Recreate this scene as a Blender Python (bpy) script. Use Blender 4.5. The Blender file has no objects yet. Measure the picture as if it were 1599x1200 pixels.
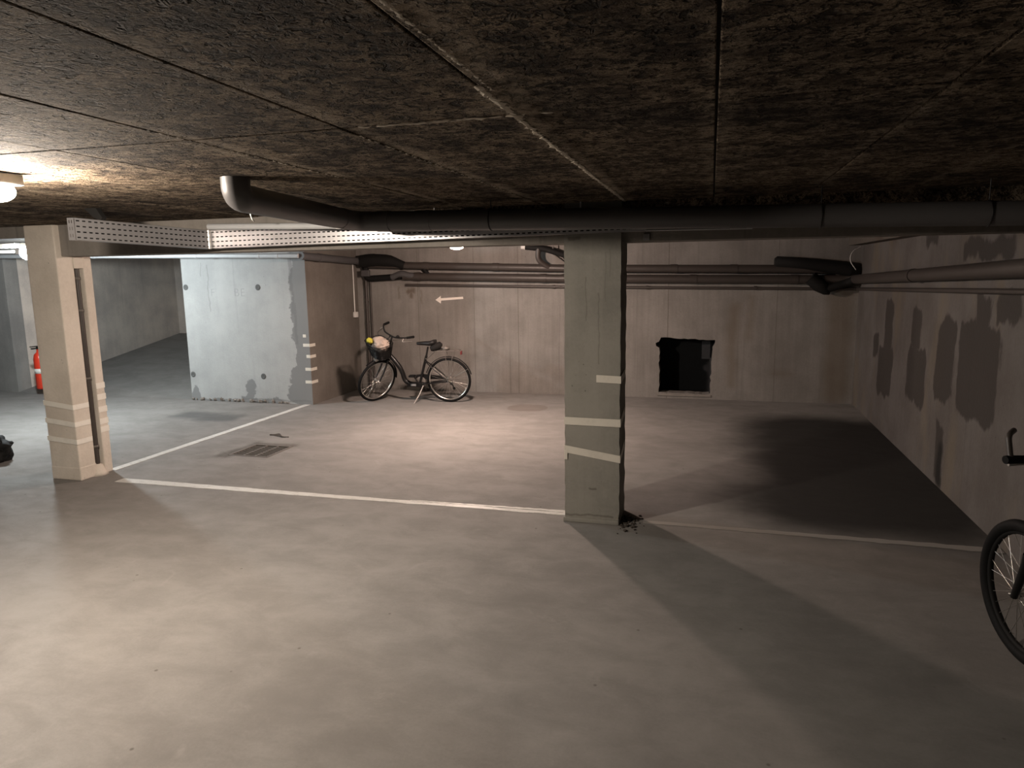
import bpy, bmesh, math, random
from mathutils import Vector, Matrix, noise
from mathutils.geometry import tessellate_polygon
random.seed(7)
scene = bpy.context.scene
COL = scene.collection

# ------------------------------------------------------------------ camera
CAM_H = 1.9
cam_data = bpy.data.cameras.new('camera'); cam = bpy.data.objects.new('camera', cam_data); COL.objects.link(cam)
cam_data.sensor_fit = 'HORIZONTAL'; cam_data.sensor_width = 36.0; cam_data.lens = 36.0*1099.0/1599.0
cam_data.clip_start = 0.05; cam_data.clip_end = 100
RX = Vector((0.9628089, 0.2697742, -0.0148622))      # image right
DN = Vector((0.0283674, -0.1556390, -0.9874066))     # image down
FW = Vector((-0.2686900, 0.9502623, -0.1575034))     # view direction
cam.matrix_world = Matrix(((RX.x, -DN.x, -FW.x, 0), (RX.y, -DN.y, -FW.y, 0), (RX.z, -DN.z, -FW.z, CAM_H), (0, 0, 0, 1)))
scene.camera = cam

# ------------------------------------------------------------------ world, lamps, exposure
world = bpy.data.worlds.new('world'); scene.world = world; world.use_nodes = True
bg = world.node_tree.nodes['Background']; bg.inputs[0].default_value = (0.02, 0.02, 0.02, 1); bg.inputs[1].default_value = 0.0
scene.view_settings.view_transform = 'Standard'; scene.view_settings.look = 'None'
scene.view_settings.gamma = 1.0; scene.view_settings.use_curve_mapping = False
scene.view_settings.exposure = 1.5
scene.cycles.max_bounces = 5; scene.cycles.diffuse_bounces = 3; scene.cycles.glossy_bounces = 2
scene.cycles.caustics_reflective = False; scene.cycles.caustics_refractive = False
LAMP_AISLE = ((-3.15, 2.55, 2.296), 700.0, (1.0, 0.86, 0.72))     # round bulkhead on the ceiling of the aisle
LAMP_RAMP = ((-8.25, 7.0, 2.225), 410.0, (0.88, 0.97, 1.0))       # cold lamp near the ramp
LAMP_BAY = ((-2.90, 7.95, 2.212), 590.0, (1.0, 0.755, 0.635))      # bulkhead above the parking bays

# ------------------------------------------------------------------ dimensions
CEIL = 2.38
XR = 1.94          # right wall
YB = 10.6          # back wall
XBLK0, XBLK1, YBLK = -7.74, -5.62, 9.05
XRAMP = -11.3

# ------------------------------------------------------------------ node helpers
class NT:
    def __init__(s, name):
        s.m = bpy.data.materials.new(name); s.m.use_nodes = True
        s.t = s.m.node_tree; s.n = s.t.nodes; s.b = s.n['Principled BSDF']
        s._pos = None
    def L(s, a, b): s.t.links.new(a, b)
    def put(s, sock, v):
        if hasattr(v, 'is_output'): s.L(v, sock)
        elif isinstance(v, (tuple, list)) and len(v) == 3 and sock.type == 'RGBA': sock.default_value = (*v, 1)
        else: sock.default_value = v
    def pos(s):
        if s._pos is None: s._pos = s.n.new('ShaderNodeNewGeometry').outputs['Position']
        return s._pos
    def objrand(s): return s.n.new('ShaderNodeObjectInfo').outputs['Random']
    def objco(s): return s.n.new('ShaderNodeTexCoord').outputs['Object']
    def mapping(s, v, scale=(1, 1, 1), loc=(0, 0, 0), rot=(0, 0, 0)):
        k = s.n.new('ShaderNodeMapping'); s.L(v, k.inputs[0]); k.inputs['Scale'].default_value = scale
        k.inputs['Location'].default_value = loc; k.inputs['Rotation'].default_value = rot; return k.outputs[0]
    def noise(s, v, scale=5, detail=4, rough=0.55, dist=0.0, color=False):
        k = s.n.new('ShaderNodeTexNoise'); s.L(v, k.inputs['Vector']); k.inputs['Scale'].default_value = scale
        k.inputs['Detail'].default_value = detail; k.inputs['Roughness'].default_value = rough; k.inputs['Distortion'].default_value = dist
        return k.outputs['Color'] if color else k.outputs[0]
    def voronoi(s, v, scale=5, feature='F1', rnd=1.0):
        k = s.n.new('ShaderNodeTexVoronoi'); s.L(v, k.inputs['Vector']); k.feature = feature
        k.inputs['Scale'].default_value = scale; k.inputs['Randomness'].default_value = rnd; return k.outputs['Distance']
    def math(s, op, a, b=0.0, c=0.0, clamp=False):
        k = s.n.new('ShaderNodeMath'); k.operation = op; k.use_clamp = clamp
        s.put(k.inputs[0], a); s.put(k.inputs[1], b); s.put(k.inputs[2], c); return k.outputs[0]
    def vmath(s, op, a, b=(0, 0, 0)):
        k = s.n.new('ShaderNodeVectorMath'); k.operation = op; s.put(k.inputs[0], a)
        if hasattr(b, 'is_output'): s.L(b, k.inputs[1])
        else: k.inputs[1].default_value = b
        return k.outputs[0]
    def sep(s, v):
        k = s.n.new('ShaderNodeSeparateXYZ'); s.L(v, k.inputs[0]); return k.outputs
    def remap(s, v, a, b, c=0.0, d=1.0, smooth=True):
        k = s.n.new('ShaderNodeMapRange'); k.interpolation_type = 'SMOOTHSTEP' if smooth else 'LINEAR'; k.clamp = True
        s.L(v, k.inputs[0]); k.inputs[1].default_value = a; k.inputs[2].default_value = b
        k.inputs[3].default_value = c; k.inputs[4].default_value = d; return k.outputs[0]
    def mix(s, f, a, b, blend='MIX'):
        k = s.n.new('ShaderNodeMix'); k.data_type = 'RGBA'; k.blend_type = blend
        s.put(k.inputs[0], f); s.put(k.inputs[6], a); s.put(k.inputs[7], b); return k.outputs[2]
    def boxes(s, rects, warp=0.05, wscale=6.0, soft=0.02, wstretch=(1, 1, 1), fine=0.0, rnd=0.85):
        """union of soft boxes (centre xyz, half xyz) in world space, edges roughened by noise"""
        w = s.noise(s.mapping(s.pos(), wstretch), wscale, 4, 0.6, color=True)
        w = s.vmath('SUBTRACT', w, (0.5, 0.5, 0.5)); w = s.vmath('MULTIPLY', w, (2*warp,)*3)
        p = s.vmath('ADD', s.pos(), w)
        if fine:
            w2 = s.noise(s.pos(), wscale*7, 3, 0.7, color=True); w2 = s.vmath('SUBTRACT', w2, (0.5,)*3)
            p = s.vmath('ADD', p, s.vmath('MULTIPLY', w2, (2*fine,)*3))
        out = None
        for c, h in rects:
            hs = sorted(h); rr = rnd*hs[0]
            d = s.vmath('SUBTRACT', s.vmath('ABSOLUTE', s.vmath('SUBTRACT', p, c)), tuple(x-rr for x in h))
            k = s.n.new('ShaderNodeVectorMath'); k.operation = 'LENGTH'; s.L(s.vmath('MAXIMUM', d, (0, 0, 0)), k.inputs[0])
            m = s.math('SUBTRACT', k.outputs['Value'], rr)
            out = m if out is None else s.math('MINIMUM', out, m)
        return s.remap(out, soft, -soft)
    def bump(s, h, strength=0.3, dist=0.01):
        k = s.n.new('ShaderNodeBump'); k.inputs['Strength'].default_value = strength; k.inputs['Distance'].default_value = dist
        s.L(h, k.inputs['Height']); s.L(k.outputs[0], s.b.inputs['Normal'])
    def out(s, col, rough=0.8, metal=0.0, spec=None):
        s.put(s.b.inputs['Base Color'], col); s.put(s.b.inputs['Roughness'], rough); s.b.inputs['Metallic'].default_value = metal
        if spec is not None: s.b.inputs['Specular IOR Level'].default_value = spec
        return s.m

def simple(name, col, rough=0.6, metal=0.0, var=0.15, scale=25, bump=0.0, spec=None):
    t = NT(name); n = t.noise(t.pos(), scale, 5, 0.6)
    c = t.mix(n, tuple(x*(1-var) for x in col), tuple(min(1, x*(1+var)) for x in col))
    if bump: t.bump(n, bump, 0.004)
    return t.out(c, rough, metal, spec)

def concrete(name, dark, light, axis=None, stains=None, extra=None, rough=0.85, streak=0.5, seams=None, bump=0.25, fine=40):
    """poured concrete: cloudy tone, vertical runs, pores; axis is the horizontal coordinate index of the wall"""
    t = NT(name); p = t.pos()
    a = t.noise(p, 1.6, 6, 0.62); b = t.noise(t.mapping(p, (9, 9, 0.5)), 1.3, 5, 0.65)
    f = t.noise(p, fine, 4, 0.7)
    k = t.math('ADD', t.math('MULTIPLY', a, 1-streak*0.6), t.math('MULTIPLY', b, streak*0.6))
    k = t.math('ADD', k, t.math('MULTIPLY', t.math('SUBTRACT', f, 0.5), 0.22))
    col = t.mix(t.remap(k, 0.32, 0.68), dark, light)
    h = f
    pore = t.remap(t.voronoi(p, 13), 0.10, 0.045)
    pore = t.math('MULTIPLY', pore, t.remap(t.noise(p, 2.3, 2), 0.5, 0.66))
    col = t.mix(t.math('MULTIPLY', pore, 0.6), col, tuple(x*0.3 for x in dark))
    runs = t.math('MULTIPLY', t.remap(t.noise(t.mapping(p, (14, 14, 0.28), (3, 1, 0)), 1.0, 3, 0.6), 0.60, 0.74), streak)
    col = t.mix(t.math('MULTIPLY', runs, 0.55), col, tuple(x*0.45 for x in dark))
    for (m, c, amt) in (extra or []):
        mk = m(t); col = t.mix(t.math('MULTIPLY', mk, amt), col, c)
    t.bump(h, bump, 0.012)
    return t.out(col, rough, spec=0.3)

# ------------------------------------------------------------------ mesh helpers
class MB:
    def __init__(s): s.v = []; s.f = []; s.sm = []
    def add(s, vs, fs, smooth=False):
        o = len(s.v); s.v += [Vector(v) for v in vs]; s.f += [[i+o for i in f] for f in fs]; s.sm += [smooth]*len(fs); return s
    def box(s, a, b, bev=0.0):
        x0, y0, z0 = a; x1, y1, z1 = b
        if bev <= 0:
            return s.add([(x0,y0,z0),(x1,y0,z0),(x1,y1,z0),(x0,y1,z0),(x0,y0,z1),(x1,y0,z1),(x1,y1,z1),(x0,y1,z1)],
                         [(3,2,1,0),(4,5,6,7),(0,1,5,4),(1,2,6,5),(2,3,7,6),(3,0,4,7)])
        bm = bmesh.new(); bmesh.ops.create_cube(bm, size=1)
        for v in bm.verts: v.co = Vector(((x0+x1)/2+v.co.x*(x1-x0), (y0+y1)/2+v.co.y*(y1-y0), (z0+z1)/2+v.co.z*(z1-z0)))
        bmesh.ops.bevel(bm, geom=list(bm.edges), offset=bev, segments=2, affect='EDGES', profile=0.6)
        return s.frombm(bm)
    def frombm(s, bm, smooth=False):
        bm.verts.index_update(); s.add([v.co.copy() for v in bm.verts], [[v.index for v in f.verts] for f in bm.faces], smooth); bm.free(); return s
    def tube(s, pts, r, seg=14, caps=True, closed=False, flat=None):
        pts = [Vector(p) for p in pts]; n = len(pts); rs = r if isinstance(r, (list, tuple)) else [r]*n
        T = []
        for i in range(n):
            if closed: d = pts[(i+1) % n]-pts[i-1]
            else: d = pts[min(i+1, n-1)]-pts[max(i-1, 0)]
            T.append(d.normalized())
        ref = Vector((0, 0, 1)) if abs(T[0].z) < 0.9 else Vector((1, 0, 0))
        N = (ref-T[0]*ref.dot(T[0])).normalized(); vs = []; fs = []
        for i in range(n):
            if i: N = (N-T[i]*N.dot(T[i])).normalized()
            B = T[i].cross(N); fl = flat or (1, 1)
            for k in range(seg):
                a = 2*math.pi*k/seg; vs.append(pts[i]+rs[i]*(math.cos(a)*N*fl[0]+math.sin(a)*B*fl[1]))
        for i in range(n if closed else n-1):
            j = (i+1) % n
            for k in range(seg): fs.append((i*seg+k, j*seg+k, j*seg+(k+1) % seg, i*seg+(k+1) % seg))
        s.add(vs, fs, True)
        if caps and not closed:
            s.add(vs[:seg], [tuple(range(seg))]); s.add(vs[-seg:], [tuple(reversed(range(seg)))])
        return s
    def lathe(s, prof, c, axis='z', seg=24, M=None):
        """profile (r, h) revolved about an axis through c"""
        vs = []; fs = []; n = len(prof); c = Vector(c)
        for r, h in prof:
            for k in range(seg):
                a = 2*math.pi*k/seg; x, y = r*math.cos(a), r*math.sin(a)
                v = {'z': (x, y, h), 'y': (x, h, y), 'x': (h, x, y)}[axis]
                vs.append(c+Vector(v))
        for i in range(n-1):
            for k in range(seg): fs.append((i*seg+k, i*seg+(k+1) % seg, (i+1)*seg+(k+1) % seg, (i+1)*seg+k))
        return s.add(vs, fs, True)
    def torus(s, c, R, r, axis='y', seg=48, sub=10, a0=0, a1=2*math.pi, flat=None):
        full = abs(a1-a0-2*math.pi) < 1e-6; n = seg if full else seg+1; pts = []
        for i in range(n):
            a = a0+(a1-a0)*i/seg; x, y = R*math.cos(a), R*math.sin(a)
            pts.append(Vector(c)+Vector({'y': (x, 0, y), 'z': (x, y, 0), 'x': (0, x, y)}[axis]))
        return s.tube(pts, r, sub, closed=full, flat=flat)
    def prism(s, poly, d0, d1, axis='y'):
        """polygon of 2-D points extruded along axis"""
        f = {'y': lambda p, d: (p[0], d, p[1]), 'x': lambda p, d: (d, p[0], p[1]), 'z': lambda p, d: (p[0], p[1], d)}[axis]
        n = len(poly); vs = [f(p, d0) for p in poly]+[f(p, d1) for p in poly]
        fs = [tuple(range(n)), tuple(reversed(range(n, 2*n)))]+[(i, i+n, (i+1) % n+n, (i+1) % n) for i in range(n)]
        return s.add(vs, fs)
    def xf(s, M): s.v = [M @ v for v in s.v]; return s
    def mesh(s, name, origin=(0, 0, 0)):
        o = Vector(origin); me = bpy.data.meshes.new(name); me.from_pydata([tuple(v-o) for v in s.v], [], s.f)
        me.polygons.foreach_set('use_smooth', s.sm); me.validate(); me.update()
        bm = bmesh.new(); bm.from_mesh(me); bmesh.ops.recalc_face_normals(bm, faces=bm.faces); bm.to_mesh(me); bm.free()
        return me
    def build(s, name, mat, parent=None, origin=None, local=False):
        """origin: world position of a free-standing thing; parts take their parent's location as origin"""
        if parent is not None and not local: org = wloc(parent)
        else: org = Vector(origin) if origin is not None else Vector((0, 0, 0))
        o = bpy.data.objects.new(name, s.mesh(name, org)); o.data.materials.append(mat); COL.objects.link(o)
        if parent is not None: o.parent = parent
        else: o.location = org
        return o

def wloc(o):
    p = Vector((0, 0, 0))
    while o is not None: p += o.location; o = o.parent
    return p
def tag(o, label=None, cat=None, group=None, kind=None):
    if label: o['label'] = label
    if cat: o['category'] = cat
    if group: o['group'] = group
    if kind: o['kind'] = kind
    return o
def thing(name, label, cat, loc=(0, 0, 0), group=None, rot=(0, 0, 0)):
    o = bpy.data.objects.new(name, None); COL.objects.link(o); o.location = loc; o.rotation_euler = rot
    o.empty_display_size = 0.1
    return tag(o, label, cat, group)
def struct(o, label): return tag(o, label, None, None, 'structure')
def fillet(pts, rad, n=7):
    pts = [Vector(p) for p in pts]; out = [pts[0]]
    for i in range(1, len(pts)-1):
        a, b, c = pts[i-1], pts[i], pts[i+1]; d1 = (a-b); d2 = (c-b); r = min(rad, d1.length*0.49, d2.length*0.49)
        p, q = b+d1.normalized()*r, b+d2.normalized()*r
        for k in range(n+1):
            t = k/n; out.append((1-t)**2*p+2*(1-t)*t*b+t*t*q)
    out.append(pts[-1]); return out

# ------------------------------------------------------------------ materials: shell
def floor_material():
    t = NT('floor_concrete'); p = t.pos()
    a = t.noise(p, 0.55, 6, 0.6); b = t.noise(t.mapping(p, (1, 1.5, 1)), 2.6, 6, 0.68, 0.3); f = t.noise(p, 70, 4, 0.7)
    k = t.math('ADD', t.math('MULTIPLY', a, 0.5), t.math('MULTIPLY', b, 0.5))
    k = t.math('ADD', k, t.math('MULTIPLY', t.math('SUBTRACT', f, 0.5), 0.16))
    col = t.mix(t.remap(k, 0.33, 0.66), (0.186, 0.177, 0.168), (0.256, 0.245, 0.233))
    col = t.mix(t.math('MULTIPLY', t.remap(t.noise(p, 3.2, 5, 0.7, 0.5), 0.60, 0.72), 0.25), col, (0.33, 0.315, 0.30))
    speck = t.math('MULTIPLY', t.remap(t.voronoi(p, 4.2), 0.05, 0.02), 0.7)
    col = t.mix(speck, col, (0.08, 0.07, 0.06))
    # oil patch by the block, damp ring at the drain, shade of the right bay painted in, old square patch
    oil = t.boxes([((-6.80, 8.02, 0), (0.36, 0.20, 1)), ((-6.40, 7.95, 0), (0.30, 0.20, 1))], 0.18, 2.2, 0.10)
    col = t.mix(t.math('MULTIPLY', oil, 0.8), col, (0.10, 0.10, 0.10))
    damp = t.boxes([((-4.96, 6.45, 0), (0.07, 0.30, 1)), ((-4.72, 6.76, 0), (0.28, 0.05, 1)), ((-5.02, 6.25, 0), (0.06, 0.12, 1))], 0.10, 4.0, 0.06)
    col = t.mix(t.math('MULTIPLY', damp, 0.7), col, (0.07, 0.06, 0.05))
    bay_shade = t.boxes([((1.35, 7.4, 0), (0.95, 2.15, 1)), ((1.25, 6.0, 0), (1.05, 0.75, 1))], 0.35, 0.8, 0.38)
    col = t.mix(t.math('MULTIPLY', bay_shade, 0.93), col, (0.018, 0.017, 0.016))  # damp bay floor darkened further, painting in shade the lamps alone don't give
    mh = t.boxes([((-2.45, 9.45, 0), (0.28, 0.24, 1))], 0.02, 6, 0.015)
    col = t.mix(t.math('MULTIPLY', mh, 0.45), col, (0.13, 0.10, 0.085))
    t.bump(f, 0.10, 0.006)
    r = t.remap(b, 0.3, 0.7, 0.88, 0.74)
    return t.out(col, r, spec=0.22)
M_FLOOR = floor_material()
RW = XR
def rw_damp(t):
    R = lambda y0, y1, z0, z1: ((RW, (y0+y1)/2, (z0+z1)/2), (1, abs(y1-y0)/2, abs(z1-z0)/2))
    return t.boxes([R(8.60, 8.98, 0.95, 1.56), R(8.50, 9.22, 0.42, 1.0), R(7.50, 7.85, 1.08, 1.50), R(7.25, 7.92, 0.56, 1.10),
                    R(6.52, 7.0, 0.74, 1.46), R(5.58, 6.42, 0.72, 1.48), R(5.80, 6.10, 1.44, 1.70), R(5.30, 5.72, 1.50, 1.72),
                    R(9.24, 9.50, 0.83, 1.1), R(6.60, 6.84, 0.02, 0.54), R(5.5, 6.5, 1.94, 2.10), R(7.2, 7.55, 2.07, 2.2), R(4.6, 5.1, 0.95, 1.6)],
                   0.14, 2.6, 0.020, (1, 2.0, 0.75), 0.014, 0.45)
def rw_ochre(t): return t.math('MULTIPLY', t.remap(t.noise(t.mapping(t.pos(), (1, 1.3, 0.5)), 1.5, 4), 0.5, 0.68), 1.0)
def rw_black(t): return t.boxes([((RW, 6.68, 0.20), (1, 0.07, 0.20))], 0.05, 5, 0.05)
M_WALL_R = concrete('wall_right_plaster', (0.098, 0.086, 0.078), (0.138, 0.126, 0.118), streak=0.3,
    extra=[(rw_ochre, (0.160, 0.129, 0.089), 0.5), (rw_damp, (0.042, 0.036, 0.032), 0.9), (rw_black, (0.013, 0.012, 0.011), 0.9)])
def bw_lines(t):
    return t.boxes([((x, YB, 1.2), (w, 1, 1.3)) for x, w in ((-4.55, 0.005), (-2.88, 0.005), (-0.60, 0.006), (-3.6, 0.004), (0.9, 0.004))], 0.006, 5, 0.004)
def bw_damp(t): return t.boxes([((-4.66, YB, 1.63), (0.08, 1, 0.04)), ((-4.87, YB, 1.60), (0.004, 1, 0.10)), ((-4.47, YB, 1.52), (0.004, 1, 0.10)), ((-4.66, YB, 1.56), (0.03, 1, 0.05))], 0.09, 4, 0.03)
def bw_brown(t): return t.boxes([((0.32, YB, 0.8), (0.06, 1, 0.6)), ((1.72, YB, 0.8), (0.16, 1, 0.8)), ((1.0, YB, 0.42), (0.12, 1, 0.015)), ((0.55, YB, 1.2), (0.03, 1, 0.3))], 0.08, 2.5, 0.09)
M_WALL_B = concrete('wall_back_concrete', (0.180, 0.167, 0.153), (0.263, 0.248, 0.230), streak=0.6,
    extra=[(bw_brown, (0.144, 0.108, 0.072), 0.5), (bw_damp, (0.094, 0.065, 0.043), 0.7), (bw_lines, (0.108, 0.094, 0.079), 0.7)])
def blk_bare(t):
    return t.boxes([((XBLK1, YBLK, 1.1), (0.25, 1, 1.6)), ((-5.84, YBLK, 0.42), (0.12, 1, 0.14)), ((-5.88, YBLK, 0.18), (0.15, 1, 0.16)), ((-6.66, YBLK, 0.20), (0.06, 1, 0.15)), ((-6.70, YBLK, 0.03), (0.16, 1, 0.08)), ((-7.0, YBLK, 0.0), (0.9, 1, 0.05)), ((-7.66, YBLK, 0.1), (0.07, 1, 0.12))],
                   0.13, 4.5, 0.010, (1, 1, 1), 0.03)
def blk_crack(t):
    return t.boxes([((-5.86, YBLK, 1.78), (0.03, 1, 0.45)), ((-5.83, YBLK, 1.2), (0.02, 1, 0.3)), ((-7.28, YBLK, 1.72), (0.006, 1, 0.35)), ((-7.4, YBLK, 2.0), (0.006, 1, 0.09)), ((-6.25, YBLK, 0.05), (0.6, 1, 0.012))], 0.05, 4, 0.012)
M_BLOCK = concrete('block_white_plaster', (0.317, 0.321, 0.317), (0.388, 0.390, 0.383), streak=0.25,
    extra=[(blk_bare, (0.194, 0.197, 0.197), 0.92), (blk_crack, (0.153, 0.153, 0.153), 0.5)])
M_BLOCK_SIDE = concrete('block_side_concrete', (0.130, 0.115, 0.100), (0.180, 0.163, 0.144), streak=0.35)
M_WALL = concrete('plain_concrete', (0.194, 0.187, 0.180), (0.274, 0.263, 0.248), streak=0.4)
M_RAMPWALL = concrete('ramp_wall_concrete', (0.453, 0.403, 0.371), (0.654, 0.579, 0.511), streak=0.3)
M_BEAM = concrete('beam_concrete', (0.202, 0.186, 0.166), (0.274, 0.253, 0.229), streak=0.55)
def cp_cracks(t): return t.boxes([((-0.875, 5.1, 1.70), (0.002, 1, 0.16)), ((-0.78, 5.1, 1.48), (0.002, 1, 0.26)), ((-0.735, 5.1, 1.85), (0.001, 1, 0.18)), ((-0.70, 5.1, 1.95), (0.001, 1, 0.10)), ((-0.96, 5.1, 2.13), (0.05, 1, 0.012)), ((-0.82, 5.1, 0.27), (0.03, 1, 0.008)), ((-0.85, 5.1, 0.06), (0.18, 1, 0.006))], 0.022, 7, 0.006)
M_PILLAR = concrete('pillar_concrete', (0.204, 0.199, 0.179), (0.281, 0.272, 0.244), streak=0.45, extra=[(cp_cracks, (0.091, 0.079, 0.066), 0.6)])
M_PILLAR2 = concrete('pillar_painted_concrete', (0.586, 0.531, 0.463), (0.736, 0.674, 0.598), streak=0.2)
M_DARK = simple('dark_void', (0.02, 0.022, 0.025), 0.9)

def board_material():
    t = NT('wood_wool_board'); p = t.vmath('ADD', t.pos(), t.vmath('MULTIPLY', t.pos(), (0, 0, 0)))
    r = t.objrand()
    off = t.n.new('ShaderNodeCombineXYZ'); t.L(t.math('MULTIPLY', r, 37.0), off.inputs[0]); t.L(t.math('MULTIPLY', r, 17.0), off.inputs[1])
    q = t.vmath('ADD', p, off.outputs[0])
    g = t.noise(q, 110, 3, 0.7); big = t.noise(p, 1.1, 6, 0.66, 0.3); mid = t.noise(q, 9, 5, 0.7)
    def strands(ang, sc, off):
        m = t.mapping(q, (1.0, 3.2, 1), (off, off, 0), (0, 0, ang)); n = t.noise(m, sc, 2, 0.5, 1.6)
        return t.remap(t.math('ABSOLUTE', t.math('SUBTRACT', n, 0.5)), 0.045, 0.008)
    st = t.math('MAXIMUM', t.math('MAXIMUM', strands(0.4, 20, 0), strands(1.9, 18, 5.3)), strands(-0.7, 22, 9.1))
    st = t.math('MULTIPLY', st, t.remap(mid, 0.38, 0.60, 0.15, 1.0))
    k = t.remap(t.math('ADD', t.math('MULTIPLY', big, 0.65), t.math('MULTIPLY', mid, 0.35)), 0.36, 0.62)
    base = t.mix(k, (0.014, 0.010, 0.008), (0.092, 0.067, 0.046))
    lite = t.mix(k, (0.105, 0.083, 0.066), (0.31, 0.245, 0.172))
    col = t.mix(st, base, lite)
    pit = t.math('MAXIMUM', t.remap(t.noise(q, 34, 3, 0.6, 0.8), 0.53, 0.62), t.remap(t.noise(q, 13, 4, 0.65, 0.6), 0.57, 0.66))
    col = t.mix(t.math('MULTIPLY', pit, 0.85), col, (0.010, 0.008, 0.006))
    # cement bleed along the joints every 0.6 m, and scattered pale spots
    x = t.sep(p)[0]; e = t.math('ABSOLUTE', t.math('SUBTRACT', t.math('FRACT', t.math('ADD', t.math('MULTIPLY', x, 1/0.6), 40.5)), 0.5))
    edge = t.math('MULTIPLY', t.remap(e, 0.12, 0.03), t.remap(t.noise(q, 4.5, 5, 0.75), 0.42, 0.58))
    col = t.mix(t.math('MULTIPLY', edge, 0.55), col, (0.27, 0.22, 0.165))
    band = t.boxes([((-0.57, 2.6, CEIL), (0.026, 2.5, 1)), ((-0.55, 1.6, CEIL), (0.055, 0.45, 1)), ((-1.165, 2.6, CEIL), (0.022, 2.2, 1)), ((-1.765, 2.6, CEIL), (0.024, 2.0, 1)), ((-1.84, 2.1, CEIL), (0.02, 0.7, 1)), ((-0.95, 2.2, CEIL), (0.5, 0.015, 1)), ((-0.62, 2.1, CEIL), (0.10, 0.03, 1))], 0.06, 6, 0.03, (1, 1, 1), 0.02)
    col = t.mix(t.math('MULTIPLY', band, t.remap(mid, 0.35, 0.6, 0.25, 0.75)), col, (0.33, 0.275, 0.21))
    col = t.mix(t.math('MULTIPLY', t.remap(t.noise(t.mapping(q, (0.5, 2.5, 1)), 8, 2), 0.735, 0.77), 0.9), col, (0.5, 0.45, 0.38))
    t.bump(t.math('SUBTRACT', t.math('MULTIPLY', g, 0.5), t.math('MULTIPLY', pit, 1.1)), 1.0, 0.02)
    return t.out(col, 0.95, spec=0.1)
M_BOARD = board_material()
M_SLAB = simple('slab_concrete', (0.10, 0.085, 0.07), 0.95, var=0.3, scale=6)
M_CEMENT = simple('pale_cement', (0.42, 0.37, 0.30), 0.95, var=0.35, scale=40, bump=0.4)
def paint_material(name, col, rough, wear):
    t = NT(name); p = t.pos(); n = t.noise(t.mapping(p, (1, 2, 1)), 9, 6, 0.75); g = t.noise(p, 60, 3)
    c = t.mix(t.math('MULTIPLY', t.remap(n, 0.48, 0.66), wear), col, (0.30, 0.28, 0.26))
    t.bump(g, 0.08, 0.004)
    return t.out(c, rough)
M_LINE = paint_material('white_road_paint', (0.68, 0.67, 0.64), 0.33, 0.55)
M_LINE2 = paint_material('worn_road_paint', (0.30, 0.285, 0.265), 0.55, 0.95)
M_TAPE = paint_material('white_tape', (0.66, 0.63, 0.56), 0.5, 0.15)
M_TAPE2 = paint_material('pale_tape', (0.86, 0.83, 0.76), 0.5, 0.1)
M_ARROW = paint_material('arrow_paint', (0.78, 0.72, 0.66), 0.6, 0.1)
M_STEEL = simple('galvanised_steel', (0.50, 0.49, 0.50), 0.38, 0.75, 0.12, 12)
M_PVC = simple('grey_pvc', (0.085, 0.082, 0.083), 0.42, 0, 0.12, 8)
M_PVC_B = simple('brown_grey_pvc', (0.052, 0.043, 0.038), 0.45, 0, 0.18, 7)
M_PVC_L = simple('light_grey_pvc', (0.42, 0.43, 0.44), 0.45, 0, 0.10, 9)
M_RUBBER = simple('black_rubber', (0.006, 0.006, 0.006), 0.7, spec=0.15)
M_BLACK = simple('black_enamel', (0.008, 0.0075, 0.0075), 0.32, spec=0.35)
M_BLACKM = simple('matt_black', (0.011, 0.0105, 0.010), 0.75, bump=0.2, spec=0.2)
M_CHROME = simple('brushed_chrome', (0.62, 0.60, 0.57), 0.28, 1.0)
M_IRON = simple('cast_iron', (0.16, 0.145, 0.13), 0.6, 0.3, 0.3, 30)
M_WHITE = simple('white_plastic', (0.72, 0.70, 0.66), 0.45)
M_GREYP = simple('grey_plastic', (0.25, 0.25, 0.25), 0.5)
M_RED = simple('red_enamel', (0.62, 0.045, 0.02), 0.3)
M_REFLECT = simple('red_reflector', (0.16, 0.02, 0.02), 0.3)
M_YELLOW = simple('yellow_plastic', (0.45, 0.40, 0.04), 0.5)
M_CLOTH = simple('pale_cloth', (0.42, 0.34, 0.29), 0.85, bump=0.3)
M_LEATHER = simple('black_saddle_vinyl', (0.012, 0.011, 0.011), 0.5)
M_DIRT = simple('dark_dirt', (0.05, 0.04, 0.032), 0.95, var=0.5, scale=60)
M_FAINT = simple('faded_marker', (0.265, 0.27, 0.27), 0.8)
M_HOLE = simple('tie_hole_mortar', (0.100, 0.102, 0.100), 0.9)

def glow(name, col, strength):
    t = NT(name); t.b.inputs['Base Color'].default_value = (0.8, 0.8, 0.8, 1)
    t.b.inputs['Emission Color'].default_value = (*col, 1); t.b.inputs['Emission Strength'].default_value = strength
    return t.m

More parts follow.
